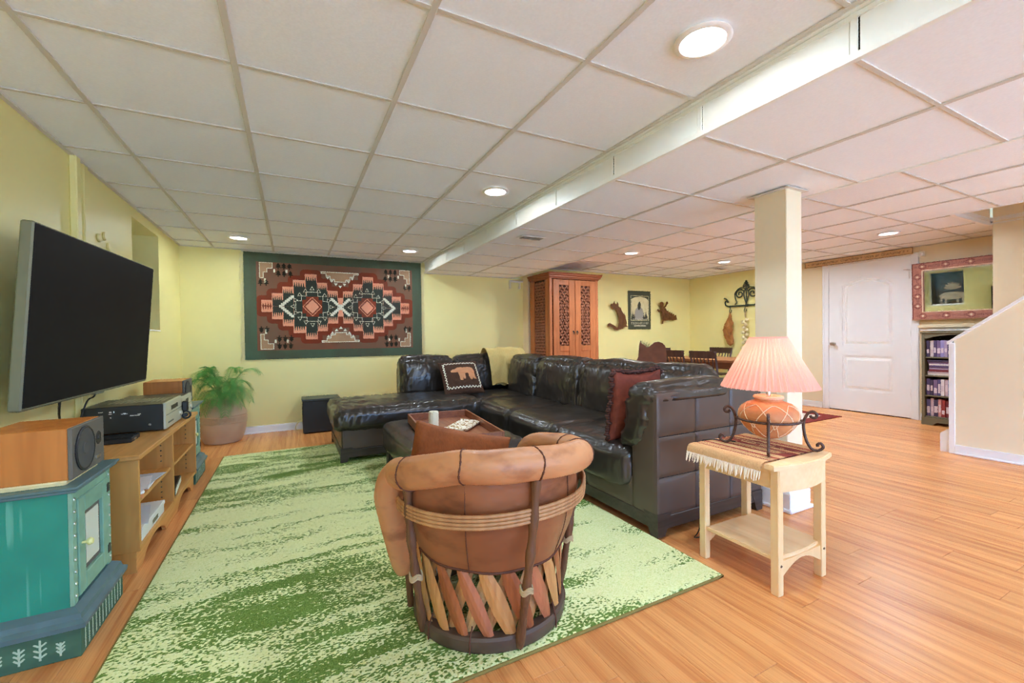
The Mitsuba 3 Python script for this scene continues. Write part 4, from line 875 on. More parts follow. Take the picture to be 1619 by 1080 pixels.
def component(y0, y1, x0, x1, z0, h, label, name, cat):
    t = thing(name, label, cat)
    add('case', bx(x0, x1 - .014, y0 + .006, y1 - .006, z0 + .008, z0 + h, .003), 'cover_black', t)
    fc = add('front_panel', bx(x1 - .014, x1, y0, y1, z0 + .010, z0 + h, .002), 'alu', t)
    add('slot', bx(x1 - .001, x1 + .0012, y0 + .01, y1 - .01, z0 + h * .55, z0 + h * .57), 'alu_dark', fc)
    for i in range(6): add('button', bx(x1, x1 + .003, y0 + .05 + i * .022, y0 + .064 + i * .022, z0 + h * .22, z0 + h * .28, .0008), 'alu_dark', fc)
    add('display', bx(x1, x1 + .0012, y0 + .13, y1 - .11, z0 + h * .66, z0 + h * .82), 'plastic_black', fc)
    add('knob', mv(lathe([(.016, 0), (.015, .012), (.0, .013)], 20), (x1, y1 - .05, z0 + h * .34), ry=PI / 2), 'alu', fc, 40)
    for y in (y0 + .05, y1 - .05):
        for x in (x0 + .05, x1 - .05): add('foot', lathe([(0, z0), (.012, z0), (.012, z0 + .009), (0, z0 + .009)], 12, (x, y, 0)), 'rubber', t)
    return t
rcv = component(3.27, 3.68, -1.075, -.69, SZ + .0005, .165, 'black audio receiver with a silver front on the media stand', 'audio_receiver', 'receiver')
sd = 3.2757
def on_side(m): return onto(m, (0, sd, 0), (1, 0, 0), (0, 0, 1), (0, -1, 0))
add('side_screw', cat_([mv(lathe([(0, 0), (.008, 0), (.006, .003), (0, .0035)], 12), (x, sd + .0006, SZ + .045), rx=PI / 2) for x in (-1.03, -.77)]), 'chrome', rcv)
add('side_print', cat_([on_side(ext(sbox(x, z, x + w_, z + h_), .0006)) for x, z, w_, h_ in ((-1.0, SZ + .135, .02, .004), (-.955, SZ + .132, .014, .006), (-.955, SZ + .122, .014, .004), (-.935, SZ + .130, .006, .010), (-.95, SZ + .10, .006, .006), (-.90, SZ + .118, .03, .003), (-.89, SZ + .122, .012, .004), (-.86, SZ + .105, .045, .004), (-.825, SZ + .112, .016, .004))]), 'print_white', rcv)
add('vent_grille', cat_([bx(-1.0 + i * .025, -1.0 + i * .025 + .012, 3.42, 3.62, SZ + .1652, SZ + .1662) for i in range(11)]), 'alu_dark', rcv)
add('trim_edge', bx(-.705, -.690, 3.272, 3.676, SZ + .162, SZ + .168, .001), 'alu', rcv)
component(3.715, 4.035, -1.06, -.695, SZ + .0005, .150, 'silver fronted cassette deck on the media stand beside the receiver', 'cassette_deck', 'tape deck')
bxd = thing('disc_drive', 'flat black drive box in front of the receiver on the media stand', 'disc drive')
add('case', mv(bx(-.105, .105, -.08, .08, .0005, .026, .004), (-.885, 3.06, SZ), rz=.03), 'plastic_black', bxd)
add('lid', mv(bx(-.095, .095, -.07, .07, .0258, .0285, .001), (-.885, 3.06, SZ), rz=.03), 'screen_black', bxd)
add('port', mv(bx(.1045, .1062, -.03, .0, .008, .018), (-.885, 3.06, SZ), rz=.03), 'chrome', bxd)
hd = thing('clip_light', 'small black clip-on gadget hanging on the stereo fronts', 'gadget')
add('body', bx(-.690, -.655, 3.682, 3.715, SZ + .055, SZ + .125, .006), 'plastic_black', hd)
add('ring', mv(tube(np.stack([.024 * np.cos(th), .024 * np.sin(th), th * 0], 1), .006, 8, closed=True), (-.665, 3.68, SZ + .032), rx=PI / 2), 'plastic_black', hd, True)
add('barrel', mv(lathe([(0, 0), (.014, 0), (.014, .03), (0, .03)], 16), (-.668, 3.695, SZ + .032), rx=PI / 2), 'plastic_black', hd, 40)
mat('paper_white', srgb(232, 234, 232), .6); mat('paper_grey', srgb(196, 204, 206), .6); mat('box_white', srgb(214, 218, 208), .55)
for k, (yc, dx, rz, z, w_, l_, lab, m_) in enumerate(((3.02, 0, .05, .3425, .21, .29, 'sheet of white paper at the bottom of the loose papers on the stand shelf', 'paper_white'), (3.06, .01, -.12, .3465, .20, .27, 'grey printed leaflet in the middle of the loose papers on the stand shelf', 'paper_grey'), (2.98, .0, .16, .3505, .19, .26, 'white leaflet on top of the loose papers on the stand shelf', 'paper_white'))):
    t_ = thing('paper', lab, 'paper', 'loose papers on the media stand shelf'); add('sheet', mv(bx(-w_ / 2, w_ / 2, -l_ / 2, l_ / 2, 0, .0035, .001), (-.80 + dx, yc, z), rz=rz), m_, t_)
wb = thing('white_box', 'flat white box with a small label on the bottom shelf of the media stand', 'box')
add('body', bx(-.98, -.685, 2.74, 3.16, .1235, .185, .002), 'box_white', wb); add('lid', bx(-.984, -.681, 2.736, 3.164, .170, .192, .003), 'box_white', wb)
add('label', bx(-.685, -.6838, 2.93, 3.03, .138, .160), 'alu_dark', wb); add('flap', mv(bx(-.13, .13, -.16, .16, 0, .002), (-.83, 2.93, .194), rz=.2, ry=.03), 'paper_grey', wb)
db = thing('dark_album', 'dark album lying in the right lower bay of the media stand', 'album')
add('cover', mv(bx(-.14, .14, -.17, .17, .0, .05, .004), (-.84, 3.58, .1235), rz=.1), 'plastic_black', db); add('pages', mv(bx(-.125, .1415, -.16, .16, .008, .042), (-.84, 3.58, .1235), rz=.1), 'paper_cream', db)
jl = thing('lidded_jar', 'small jar with a white lid on the left shelf of the media stand', 'jar')
add('jar', lathe([(0, .3425), (.026, .3425), (.028, .352), (.028, .366), (.0, .366)], 20, (-.70, 2.74, 0)), 'clay', jl, 40); add('lid', lathe([(.03, .366), (.031, .372), (.026, .378), (0, .380)], 20, (-.70, 2.74, 0)), 'paper_white', jl, 40)

# ------------------------------------------------------------------ palm in its planter, subwoofer
PXc, PYc = -.70, 5.685
mat('planter_clay', lambda p, n, uv: mix(srgb(200, 172, 142), srgb(182, 150, 122), fbm(p.x * 9, p.y * 9, p.z * 9, 3)), .6); mat('soil', (.03, .02, .012), .95)
palm = thing('potted_palm', 'palm with arching green fronds in a round tan planter by the corner', 'potted plant')
pp = [(.0, .0), (.165, 0), (.178, .008), (.205, .08), (.224, .17), (.229, .215), (.234, .220), (.229, .226)] + [q for i in range(5) for q in ((.2345, .230 + i * .013), (.227, .2365 + i * .013))] + [(.230, .30), (.236, .306), (.232, .314), (.222, .335), (.195, .40), (.165, .445), (.140, .462), (.138, .475), (.126, .476), (.122, .462), (.11, .44), (.0, .435)]
pot = add('planter', lathe(pp, 56, (PXc, PYc, 0)), 'planter_clay', palm, 22)
add('soil', lathe([(0, .438), (.06, .443), (.118, .440)], 24, (PXc, PYc, 0)), 'soil', pot, True)
scene['palm_leaf'] = {'type': 'principledthin', 'base_color': proc(lambda p, n, uv: mix(srgb(112, 172, 92), srgb(70, 132, 66), noise(p.x * 30, p.y * 30, p.z * 30))), 'roughness': .35, 'diff_trans': .5, 'spec_trans': 0.0}
mat('palm_stem', srgb(96, 128, 62), .5)
prng = random.Random(3)
def frond(az, reach, rise, droop, n=20, wl=.135):
    t = np.linspace(0, 1, 18); r = reach * t; z = .44 + rise * np.sin(np.minimum(t * 1.9, PI / 2 + t * .9)) - droop * t ** 2.4
    az_ = az + .25 * (t ** 2) * prng.uniform(-1, 1); P = np.stack([PXc + r * np.cos(az_), PYc + r * np.sin(az_), z], 1)
    P[:, 0] = np.maximum(P[:, 0], XL + .03); P[:, 1] = np.minimum(P[:, 1], YB - .03)
    key = add('frond', tube(P, np.linspace(.0055, .0015, 18), 6), 'palm_stem', palm, True)
    d = np.gradient(P, axis=0); d /= np.linalg.norm(d, axis=1, keepdims=True); ms = []
    for s in (-1, 1):
        for i in range(n):
            q = .26 + .74 * (i + .5) / n; k_ = q * 17; i0 = min(int(k_), 16); f_ = k_ - i0; p0 = P[i0] * (1 - f_) + P[i0 + 1] * f_; dd = d[i0]
            sd_ = np.cross(dd, [0, 0, 1]); sd_ /= np.linalg.norm(sd_) + 1e-9; L = wl * (math.sin(PI * (q * .80 + .12)) ** .6) * prng.uniform(.9, 1.1)
            dirv = dd * .75 + s * sd_ * .9 + np.array([0, 0, -.22]); dirv /= np.linalg.norm(dirv); nn = np.cross(dirv, sd_); nn /= np.linalg.norm(nn) + 1e-9; ww = np.cross(nn, dirv) * .0045
            mid = p0 + dirv * L * .5 + np.array([0, 0, .004]); tip = p0 + dirv * L + np.array([0, 0, -.25 * L])
            ms.append(trimesh.Trimesh([p0 - ww * .4, p0 + ww * .4, mid + ww, mid - ww, tip], [(0, 1, 2), (0, 2, 3), (3, 2, 4)], process=False))
    add('leaflets', cat_(ms), 'palm_leaf', key, False, kind='stuff')
for az, re, ri, dr_ in ((-1.9, .30, .22, .30), (-1.35, .32, .20, .30), (-.9, .30, .30, .26), (-2.3, .22, .44, .10), (-1.75, .26, .34, .10), (-1.25, .30, .33, .22), (-.75, .30, .36, .20), (-2.2, .27, .37, .16), (-2.7, .27, .30, .22), (.2, .30, .30, .18), (-1.5, .34, .28, .26), (-2.0, .33, .24, .24), (-.5, .34, .26, .24), (.9, .22, .40, .06), (2.6, .28, .40, .10), (-2.4, .18, .42, .05), (-1.1, .33, .20, .22), (-2.75, .36, .36, .20), (-2.45, .34, .42, .16), (-.35, .40, .40, .06)):
    frond(az, re, ri, dr_)
mat('sub_black', (.014, .015, .016), .5); mat('sub_top', srgb(54, 58, 54), .4)
sb_ = thing('subwoofer', 'black subwoofer box on the floor between the planter and the chaise', 'subwoofer')
add('cabinet', bx(.098, .50, 5.605, 5.915, .012, .385, .004), 'sub_black', sb_); add('top', bx(.088, .51, 5.597, 5.925, .385, .412, .005), 'sub_top', sb_)
add('amp_plate', bx(.093, .098, 5.66, 5.80, .10, .33, .002), 'hinge_dark', sb_)
for i in range(5): add('terminal', mv(lathe([(.008, 0), (.008, .012), (0, .013)], 12), (.093, 5.68, .15 + .03 * i), ry=-PI / 2), 'knob_cream', sb_, 40)
for x in (.13, .47):
    for y in (5.64, 5.88): add('foot', lathe([(0, 0), (.018, 0), (.018, .0125), (0, .0125)], 12, (x, y, 0)), 'rubber', sb_)
add('cable', tube(smoothed([(.093, 5.70, .16), (.05, 5.72, .13), (.02, 5.80, .06), (.05, 5.90, .006), (.30, 5.935, .006)], 8), .004, 6), 'knob_cream', sb_, True)

# ------------------------------------------------------------------ woven wall rug
def weave(c1, c2):
    def fn(p, n, uv):
        abr = fbm(p.x * 5 + 3, p.z * 1.2, 1.0, 3); th_ = noise(p.x * 420, p.z * 60, 2.0)
        return mix(c1, c2, dr.clip(abr * 1.2 - .15 + (th_ - .5) * .35, 0, 1))
    return fn
for nm, a, b in (('w_border', (78, 98, 78), (80, 74, 60)), ('w_field', (124, 78, 58), (104, 90, 74)), ('w_red', (126, 54, 38), (98, 56, 44)), ('w_dark', (52, 60, 52), (62, 56, 52)), ('w_pink', (226, 158, 126), (206, 138, 112)), ('w_tan', (176, 140, 106), (150, 118, 92)), ('w_white', (226, 222, 200), (204, 200, 180)), ('w_black', (46, 42, 34), (36, 34, 28))):
    mat(nm, weave(srgb(*a), srgb(*b)), .95, spec=.1)
tp = thing('wall_rug', 'geometric patterned woven rug hanging on the wall behind the chaise', 'wall hanging')
QX0, QX1, QZ0, QZ1 = -.50, 1.63, .885, 2.178
QY = YB - .014
def U(x, z):
    x = x * .9356
    return (QX0 + x / 1366 * (QX1 - QX0), QZ1 - z / 815 * (QZ1 - QZ0))     # the rug's own 1366 x 815 drawing grid
def Pg(pts): return Polygon([U(*q) for q in pts]).buffer(0)
def Bx(x0, z0, x1, z1): return Pg([(x0, z0), (x1, z0), (x1, z1), (x0, z1)])
nx_, nz_ = 60, 30; V = np.zeros((nx_, nz_, 3))
body = rbox([(QX1 - QX0) / 2, .005, (QZ1 - QZ0) / 2], .003, .05); body.apply_translation([(QX0 + QX1) / 2, QY + .005, (QZ0 + QZ1) / 2])
add('weave', body, 'w_border', tp, True)
lay = [0]
def motif(name, poly, m, lev):
    for g in (poly.geoms if hasattr(poly, 'geoms') else [poly]):
        if g.area > 1e-7: add(name, onto(ext(g, .0012 + .0007 * lev), (0, QY, 0), (1, 0, 0), (0, 0, 1), (0, -1, 0)), m, tp)
mirror = lambda p: affinity.scale(p, -1, 1, origin=((QX0 + QX1) / 2, 0)); flip = lambda p: affinity.scale(p, 1, -1, origin=(0, (QZ0 + QZ1) / 2))
def sym4(p): return unary_union([p, mirror(p), flip(p), flip(mirror(p))])
def sym2v(p): return unary_union([p, flip(p)])
motif('field', Bx(88, 72, 1372, 748), 'w_field', 0)
steps_ = [(122, 362), (198, 308), (276, 255), (356, 200), (448, 150)]          # stepped outline of the left lozenge: x where the step starts, its top
xs_ = [122, 198, 276, 356, 448, 540, 622, 708]; tops_ = [362, 308, 255, 200, 150, 214, 276]
half = []
for i in range(7): half += [(xs_[i], tops_[i]), (xs_[i + 1], tops_[i])]
left = Pg(half + [(708, 332), (732, 332), (732, 407), (122, 407)]); left = sym2v(left)
loz = unary_union([left, mirror(left)]).buffer(.001)
motif('red_ground', loz.buffer(.055, join_style=2).intersection(Bx(88, 72, 1372, 748)), 'w_red', 1)
motif('lozenge', loz, 'w_pink', 2)
def comb(x0, x1, z, n, h, down=1): # teeth pointing inward: the dark part between the teeth
    w_ = (x1 - x0) / n; return [Pg([(x0 + i * w_ + 2, z + h), (x0 + (i + .5) * w_, z + h * .10), (x0 + (i + 1) * w_ - 2, z + h)]) for i in range(n)]
inner = []
for i in range(7):
    if i == 0: continue
    inner += comb(xs_[i] + 3, xs_[i + 1] - 3, tops_[i] + 10, 5, 42); inner.append(Bx(xs_[i] + 5, tops_[i] + 52, xs_[i + 1] - (-3 if i > 4 else -3), 407))
inn_ = sym2v(unary_union(inner).buffer(0)); inn_ = unary_union([inn_, mirror(inn_), Bx(690, 384, 770, 430)])
motif('lozenge_ground', inn_.intersection(loz.buffer(-.006)), 'w_dark', 3)
end = unary_union(comb(126, 196, 372, 4, 40) + [Bx(126, 404, 196, 410)]); end = sym2v(end); motif('end_comb', unary_union([end, mirror(end)]), 'w_red', 3)
ctr = unary_union([Pg([(706 + i * 16, 334), (722 + i * 16, 334), (714 + i * 16, 392)]) for i in range(3)] + [Bx(706, 334, 754, 356)]); motif('centre_comb', sym2v(ctr), 'w_pink', 4)
# white zigzag steps
def stairs(x0, z0, dx, dz, n, s=13): return unary_union([Bx(x0 + dx * i - s, z0 + dz * i - s * .8, x0 + dx * i + s, z0 + dz * i + s * .8) for i in range(n)])
zw = unary_union([stairs(262, 407, 14.5, -12.5, 7), stairs(730, 407, -14, -12.5, 6)])
motif('white_zigzag', sym4(zw), 'w_white', 4)
# medallions
cx, cz = 503, 420
def dm(r, q=.92): return Pg([(cx - r, 407), (cx, 407 - r * q), (cx + r, 407), (cx, 407 + r * q)])
def stepd(r, n):
    c = []
    for i in range(n):
        w_ = r * (i + 1) / n; h_ = r * (n - i) / n; c.append(Bx(cx - w_, 407 - h_, cx + w_, 407 + h_))
    return unary_union(c)
def both(p): return unary_union([p, mirror(p)])
motif('medallion', both(Bx(cx - 86, 407 - 86, cx + 86, 407 + 86).union(Bx(cx - 130, 407 - 46, cx + 130, 407 + 46)).union(Bx(cx - 46, 407 - 118, cx + 46, 407 + 118))), 'w_white', 4)
motif('medallion', both(Bx(cx - 82, 407 - 82, cx + 82, 407 + 82).union(Bx(cx - 126, 407 - 42, cx + 126, 407 + 42)).union(Bx(cx - 42, 407 - 114, cx + 42, 407 + 114))), 'w_dark', 5)
motif('medallion', both(Bx(cx - 78, 407 - 54, cx + 78, 407 + 54).union(Bx(cx - 50, 407 - 80, cx + 50, 407 + 80))), 'w_red', 6)
motif('medallion', both(stepd(74, 10)), 'w_pink', 7); motif('medallion', both(stepd(66, 9)), 'w_red', 8); motif('medallion', both(stepd(52, 8)), 'w_pink', 9)
arrows = [] 
for a, r in ((0, 150), (90, 150), (180, 150), (270, 150), (45, 138), (135, 138), (225, 138), (315, 138), (22, 140), (158, 140), (202, 140), (338, 140), (68, 140), (112, 140), (248, 140), (292, 140)):
    x, z = cx + r * math.cos(math.radians(a)), 407 + r * math.sin(math.radians(a)) * .95
    ang_ = a if a % 90 == 0 else (0 if abs(math.cos(math.radians(a))) > .8 else 90 * (1 if math.sin(math.radians(a)) > 0 else -1)) if a % 45 else (90 if math.sin(math.radians(a)) > 0 else -90)
    arrows.append(affinity.rotate(Pg([(x + 22, 0 + z), (x - 12, z - 17), (x - 12, z + 17)]), -ang_, origin=U(x, z)))
ar = both(unary_union(arrows)); motif('arrow', ar, 'w_white', 6); motif('arrow', ar.buffer(-.0055), 'w_black', 7)
# corner blocks and the two pediments
cor = Pg([(110, 75), (208, 75), (208, 122), (168, 122), (168, 152), (142, 152), (142, 196), (110, 196)]); motif('corner_block', sym4(cor), 'w_white', 1); motif('corner_block', sym4(cor.buffer(-.009)), 'w_tan', 2)
motif('dash', sym4(unary_union([Bx(212, 124, 226, 150), Bx(302, 124, 316, 150), Bx(144, 196, 158, 232)])), 'w_white', 2)
tree_ = lambda x, z: unary_union([Pg([(x - 22, z), (x, z - 22), (x + 22, z)]), Pg([(x - 18, z - 14), (x, z - 38), (x + 18, z - 14)]), Bx(x - 4, z, x + 4, z + 14)])
motif('pine', sym4(unary_union([tree_(248, 112), tree_(290, 112), tree_(332, 112), tree_(248, 168), tree_(292, 168), tree_(338, 168), tree_(158, 240), tree_(118, 240)])), 'w_black', 2)
ped = Pg([(572, 122), (878, 122), (878, 140), (838, 140), (838, 160), (806, 160), (806, 186), (770, 186), (770, 205), (680, 205), (680, 186), (644, 186), (644, 160), (612, 160), (612, 140), (572, 140)]); 
ped = unary_union([ped, mirror(ped)])
motif('pediment', sym2v(ped), 'w_white', 2); motif('pediment', sym2v(ped.buffer(-.010)), 'w_tan', 3)
tri = [Pg([(x - 16, z - 9), (x + 16, z - 9), (x, z + 13)]) for x, z in ((628, 172), (660, 198), (694, 222), (730, 240), (766, 222), (800, 198), (832, 172))]
motif('tooth', sym2v(unary_union(tri)), 'w_white', 3)
fz = []
for side in (0, 1):
    x = QX0 if side == 0 else QX1; s = -1 if side == 0 else 1
    for i in range(95):
        z = QZ0 + .01 + (QZ1 - QZ0 - .02) * i / 94; L = rng.uniform(.028, .050)
        fz.append(tube([(x, QY + .004, z), (x + s * L * .6, QY - .004, z - .008), (x + s * L, QY + rng.uniform(-.006, .006), z - rng.uniform(.02, .04))], [.0035, .0042, .003], 5))
mat('wool_fringe', srgb(236, 226, 180), .95)
add('fringe', cat_(fz), 'wool_fringe', tp, True, kind='stuff')
add('hanging_rail', bx(QX0 - .02, QX1 + .02, QY - .004, QY + .012, QZ1 - .004, QZ1 + .006, .002), 'grid_white', tp)

# ------------------------------------------------------------------ armoire
mat('pine_orange', wood(srgb(196, 120, 70), srgb(142, 76, 40), 2, 1.0, .5), .42); mat('pine_crown', wood(srgb(166, 94, 54), srgb(120, 62, 36), 0, 1.0, .5), .42); mat('lattice_dark', srgb(70, 34, 22), .6); mat('lattice_knob', wood(srgb(172, 112, 82), srgb(122, 70, 48), 2, 2.0), .35)
ar_ = thing('armoire', 'tall carved pine armoire with two latticed doors behind the sofa corner', 'armoire')
A0, A1, AF, AB, AH = 3.292, 4.165, 5.20, 5.775, 2.0
add('carcass', cat_([bx(A0 + .03, A1 - .03, AF + .03, AB, .10, AH - .04), bx(A0 + .01, A1 - .01, AF + .012, AB, 0, .10)]), 'lattice_dark', ar_)
for x in (A0, A1 - .045):
    for y in (AF + .006, AB - .05): add('post', bx(x, x + .045, y, y + .045, 0, AH - .03, .004), 'pine_orange', ar_)
for z0, z1, d in ((AH - .045, AH - .025, .008), (AH - .027, AH + .005, .028), (AH + .003, AH + .028, .045), (AH + .026, AH + .040, .052)): add('crown', bx(A0 - d, A1 + d, AF - d, AB, z0, z1, .006), 'pine_crown', ar_)
def lattice(parent, org, u_, w_, W_, H_, step=.041):
    """carved lattice: crossing bars with a knob on every crossing"""
    P = lambda a, b: Polygon(a)
    lines = []
    rect = sbox(0, 0, W_, H_); s = step * 2
    for k in np.arange(-H_, W_ + H_, s): lines += [LineString([(k, 0), (k + H_ * .9, H_)]), LineString([(k, 0), (k - H_ * .9, H_)])]
    bars = unary_union([l.buffer(.0055, cap_style=2) for l in lines]).intersection(rect)
    add('lattice', onto(ext(bars, .008), org, u_, (0, 0, 1), w_), 'lattice_knob', parent)
    kn = []
    for j, z in enumerate(np.arange(step * .6, H_ - .008, step * 1.05)):
        for x in np.arange(step * (.55 if j % 2 else 1.1), W_ - .008, step * 1.05):
            m = lathe([(.0165, .006), (.0155, .013), (.009, .020), (0, .022)], 7); m.apply_transform(np.diag([1, 1.25, 1, 1])); m.apply_translation([x, z, 0]); kn.append(onto(m, org, u_, (0, 0, 1), w_))
    add('carved_knobs', cat_(kn), 'lattice_knob', parent, 40, kind='stuff')
mid = (A0 + A1) / 2
for x0, x1, hx in ((A0 + .055, mid - .003, 1), (mid + .003, A1 - .055, -1)):
    d = add('door', cat_([bx(x0, x0 + .105, AF - .006, AF + .018, .13, AH - .055, .004), bx(x1 - .105, x1, AF - .006, AF + .018, .13, AH - .055, .004)]), 'pine_orange', ar_)
    for z0, z1 in ((AH - .135, AH - .055), (.90, .98), (.13, .22)): add('rail', bx(x0 + .105, x1 - .105, AF - .004, AF + .016, z0, z1, .003), 'pine_orange', d)
    add('lower_panel', bx(x0 + .10, x1 - .10, AF + .006, AF + .014, .21, .91), 'pine_orange', d)
    lattice(d, (x0 + .105, AF + .012, .98), (1, 0, 0), (0, -1, 0), x1 - x0 - .21, AH - .135 - .98)
    hx_ = x1 - .03 if hx > 0 else x0 + .03
    add('pull', cat_([mv(tube(np.stack([.014 * np.cos(th), th * 0, .016 * np.sin(th)], 1), .0035, 6, closed=True), (hx_, AF - .014, 1.165)), mv(lathe([(.014, 0), (.010, .006), (0, .010)], 12), (hx_, AF - .006, 1.185), rx=PI / 2)]), 'black_metal', d, 40)
add('side_panel', cat_([bx(A0 - .002, A0 + .02, AF + .05, AF + .13, .10, AH - .05, .003), bx(A0 - .002, A0 + .02, AB - .13, AB - .05, .10, AH - .05, .003)]), 'pine_orange', ar_)
sp = add('side_grille', bx(A0 + .018, A0 + .03, AF + .13, AB - .13, .3, AH - .07), 'lattice_dark', ar_)
lattice(sp, (A0 + .017, AB - .13, .80), (0, -1, 0), (-1, 0, 0), AB - AF - .26, AH - .07 - .80)
pipe = thing('pipe_bracket', 'white pipe and bracket high on the wall beside the armoire', 'pipe')
add('pipe', tube([(3.02, YB - .03, 1.985), (XJ - .02, YB - .05, 1.985)], .018, 12), 'white_paint', pipe, 40); add('clip', cat_([bx(3.02, 3.035, YB - .05, YB - .0005, 1.87, 1.985, .002), bx(3.19, 3.205, YB - .05, YB - .0005, 1.87, 1.985, .002)]), 'white_paint', pipe)

# ------------------------------------------------------------------ dining table and chairs
mat('table_wood', wood(srgb(150, 98, 62), srgb(108, 64, 40), 1, .9, .45), .4); mat('chair_wood', wood(srgb(72, 46, 36), srgb(46, 30, 24), 2, 1.2, .4), .4)
dt = thing('dining_table', 'brown wooden dining table behind the sofa', 'dining table')
DX0, DX1, DY0_, DY1_ = 5.35, 6.25, 3.72, 5.18
add('top', slab(sbox(DX0, DY0_, DX1, DY1_).buffer(-.12).buffer(.12), .715, .752, .006), 'table_wood', dt)
add('apron', cat_([bx(DX0 + .10, DX1 - .10, DY0_ + .10, DY0_ + .12, .62, .716), bx(DX0 + .10, DX1 - .10, DY1_ - .12, DY1_ - .10, .62, .716), bx(DX0 + .10, DX0 + .12, DY0_ + .12, DY1_ - .12, .62, .716), bx(DX1 - .12, DX1 - .10, DY0_ + .12, DY1_ - .12, .62, .716)]), 'table_wood', dt)
for x in (DX0 + .09, DX1 - .155):
    for y in (DY0_ + .09, DY1_ - .155): add('leg', bx(x, x + .065, y, y + .065, 0, .716, .006), 'chair_wood', dt)
def dchair(x, y, rz, label):
    t = thing('dining_chair', label, 'chair', 'chairs around the dining table'); M = lambda m: mv(m, (x, y, 0), rz=rz)      # faces local +y
    add('seat', M(bx(-.21, .21, -.20, .22, .435, .462, .008)), 'chair_wood', t)
    for s in (-1, 1):
        add('leg', M(bx(s * .175 - .018, s * .175 + .018, .165, .20, 0, .436, .003)), 'chair_wood', t)
        add('leg', M(tube([(s * .185, -.215, 0), (s * .185, -.185, .44), (s * .19, -.215, .70), (s * .195, -.265, .88)], [.017, .019, .018, .015], 4)), 'chair_wood', t)
    cr = [(-.205, -.262), (-.10, -.285), (0, -.292), (.10, -.285), (.205, -.262)]; crp = smoothed([(a, b, 0) for a, b in cr], 6)[:, :2]
    add('crest_rail', M(mv(ext(Polygon(list(crp) + [(a, b + .022) for a, b in crp[::-1]]), .10), (0, 0, .788))), 'chair_wood', t, 30)
    add('lower_rail', M(bx(-.185, .185, -.205, -.185, .53, .565, .003)), 'chair_wood', t)
    for i in range(6):
        xx = -.14 + .056 * i; add('spindle', M(tube([(xx, -.195, .56), (xx, -.222, .70), (xx * 1.03, -.268 + .06 * (xx / .2) ** 2, .80)], .0085, 6)), 'chair_wood', t, True)
    add('stretcher', M(cat_([bx(-.17, .17, .172, .19, .20, .225, .002), bx(-.185, -.168, -.20, .18, .15, .175, .002), bx(.168, .185, -.20, .18, .15, .175, .002)])), 'chair_wood', t)
dchair(5.33, 4.10, -1.50, 'dark slatted dining chair closest to the pink lampshade on the near side of the table')
dchair(5.32, 4.63, -1.50, 'dark slatted dining chair on the near side of the table, beside the flat steel sculpture')
dchair(6.35, 4.92, 1.62, 'dark slatted dining chair on the far side of the table, below the hanging dried bundle')
dchair(5.72, 5.22, PI - .1, 'dark slatted dining chair at the end of the table by the back wall')

# ------------------------------------------------------------------ steel silhouette behind the sofa
mat('rust_brown', lambda p, n, uv: mix(srgb(122, 80, 56), srgb(98, 62, 44), fbm(p.x * 14, p.y * 14, p.z * 14, 3)), .7, spec=.2)
mat('rust_orange', lambda p, n, uv: mix(srgb(120, 76, 34), srgb(84, 50, 24), fbm(p.x * 24, p.y * 24, p.z * 24, 3)), .55, metallic=.3)
st_ = thing('steel_silhouette', 'flat brown steel animal silhouette standing behind the sofa back', 'metal sculpture')
sil = Polygon([(.0, 0), (.02, .05), (.05, .10), (.06, .23), (.075, .285), (.085, .25), (.12, .235), (.16, .20), (.20, .225), (.25, .262), (.30, .27), (.35, .255), (.385, .22), (.40, .17), (.405, .0), (.38, -.55), (.30, -.55), (.29, -.2), (.14, -.2), (.12, -.55), (.05, -.55), (.06, -.1)])
so, su = (3.49, 3.72, .772), np.array([1.0, -.28, 0]) / math.hypot(1, .28)
add('plate', onto(ext(sil, .008), so, su, (0, 0, 1), np.cross(su, [0, 0, 1])), 'rust_brown', st_)
grass = unary_union([Polygon([(.07 + i * .013, .22 - i * .003), (.078 + i * .013, .22 - i * .003), (.085 + i * .015, .285 - .006 * i + .012 * (i % 2))]) for i in range(8)])
add('tuft', onto(ext(grass, .006), so, su, (0, 0, 1), np.cross(su, [0, 0, 1])), 'black_metal', st_)
add('stand', mv(bx(-.02, .43, -.12, .12, 0, .255, .004), (3.47, 3.72, 0), rz=-math.atan(.28)), 'chair_wood', st_)

# ------------------------------------------------------------------ poster and metal cutouts on the dining wall
mat('poster_green', srgb(62, 66, 48), .5); mat('poster_cream', lambda p, n, uv: mix(srgb(222, 212, 168), srgb(202, 190, 140), fbm(p.x * 20, p.z * 20, 1, 3)), .6); mat('poster_grey', srgb(150, 146, 136), .6); mat('poster_dark', srgb(44, 46, 38), .6); mat('poster_pale', srgb(196, 192, 170), .6)
po = thing('poster', 'green framed poster with a cream arch and the lettering DIEGO RIVERA', 'poster')
PX0, PX1, PZ0, PZ1 = 5.30, 5.83, 1.225, 1.912; pw, ph = PX1 - PX0, PZ1 - PZ0
def wp(poly, d0, d1): 
    return onto(ext(poly, d1 - d0), (PX0, YD - d0, PZ0), (1, 0, 0), (0, 0, 1), (0, -1, 0))
add('board', bx(PX0, PX1, YD - .016, YD - .0005, PZ0, PZ1, .003), 'poster_green', po)
art = sbox(.05, .155, pw - .045, ph - .085)
add('border_line', wp(art.difference(art.buffer(-.008)), .016, .0175), 'poster_cream', po)
arch_ = sbox(.068, .17, pw - .063, ph - .16).union(affinity.scale(Point(pw / 2, ph - .17).buffer(1), (pw - .131) / 2, .066))
add('arch', wp(arch_, .016, .017), 'poster_cream', po)
spk = unary_union([Polygon([(.07 + i * .021, .17), (.075 + i * .021, .30 + .06 * math.sin(i * 1.7) + .05 * (1 - abs(i - 9) / 9)), (.10 + i * .021, .17)]) for i in range(18)]).intersection(arch_)
add('leaves', wp(spk, .017, .0178), 'poster_dark', po)
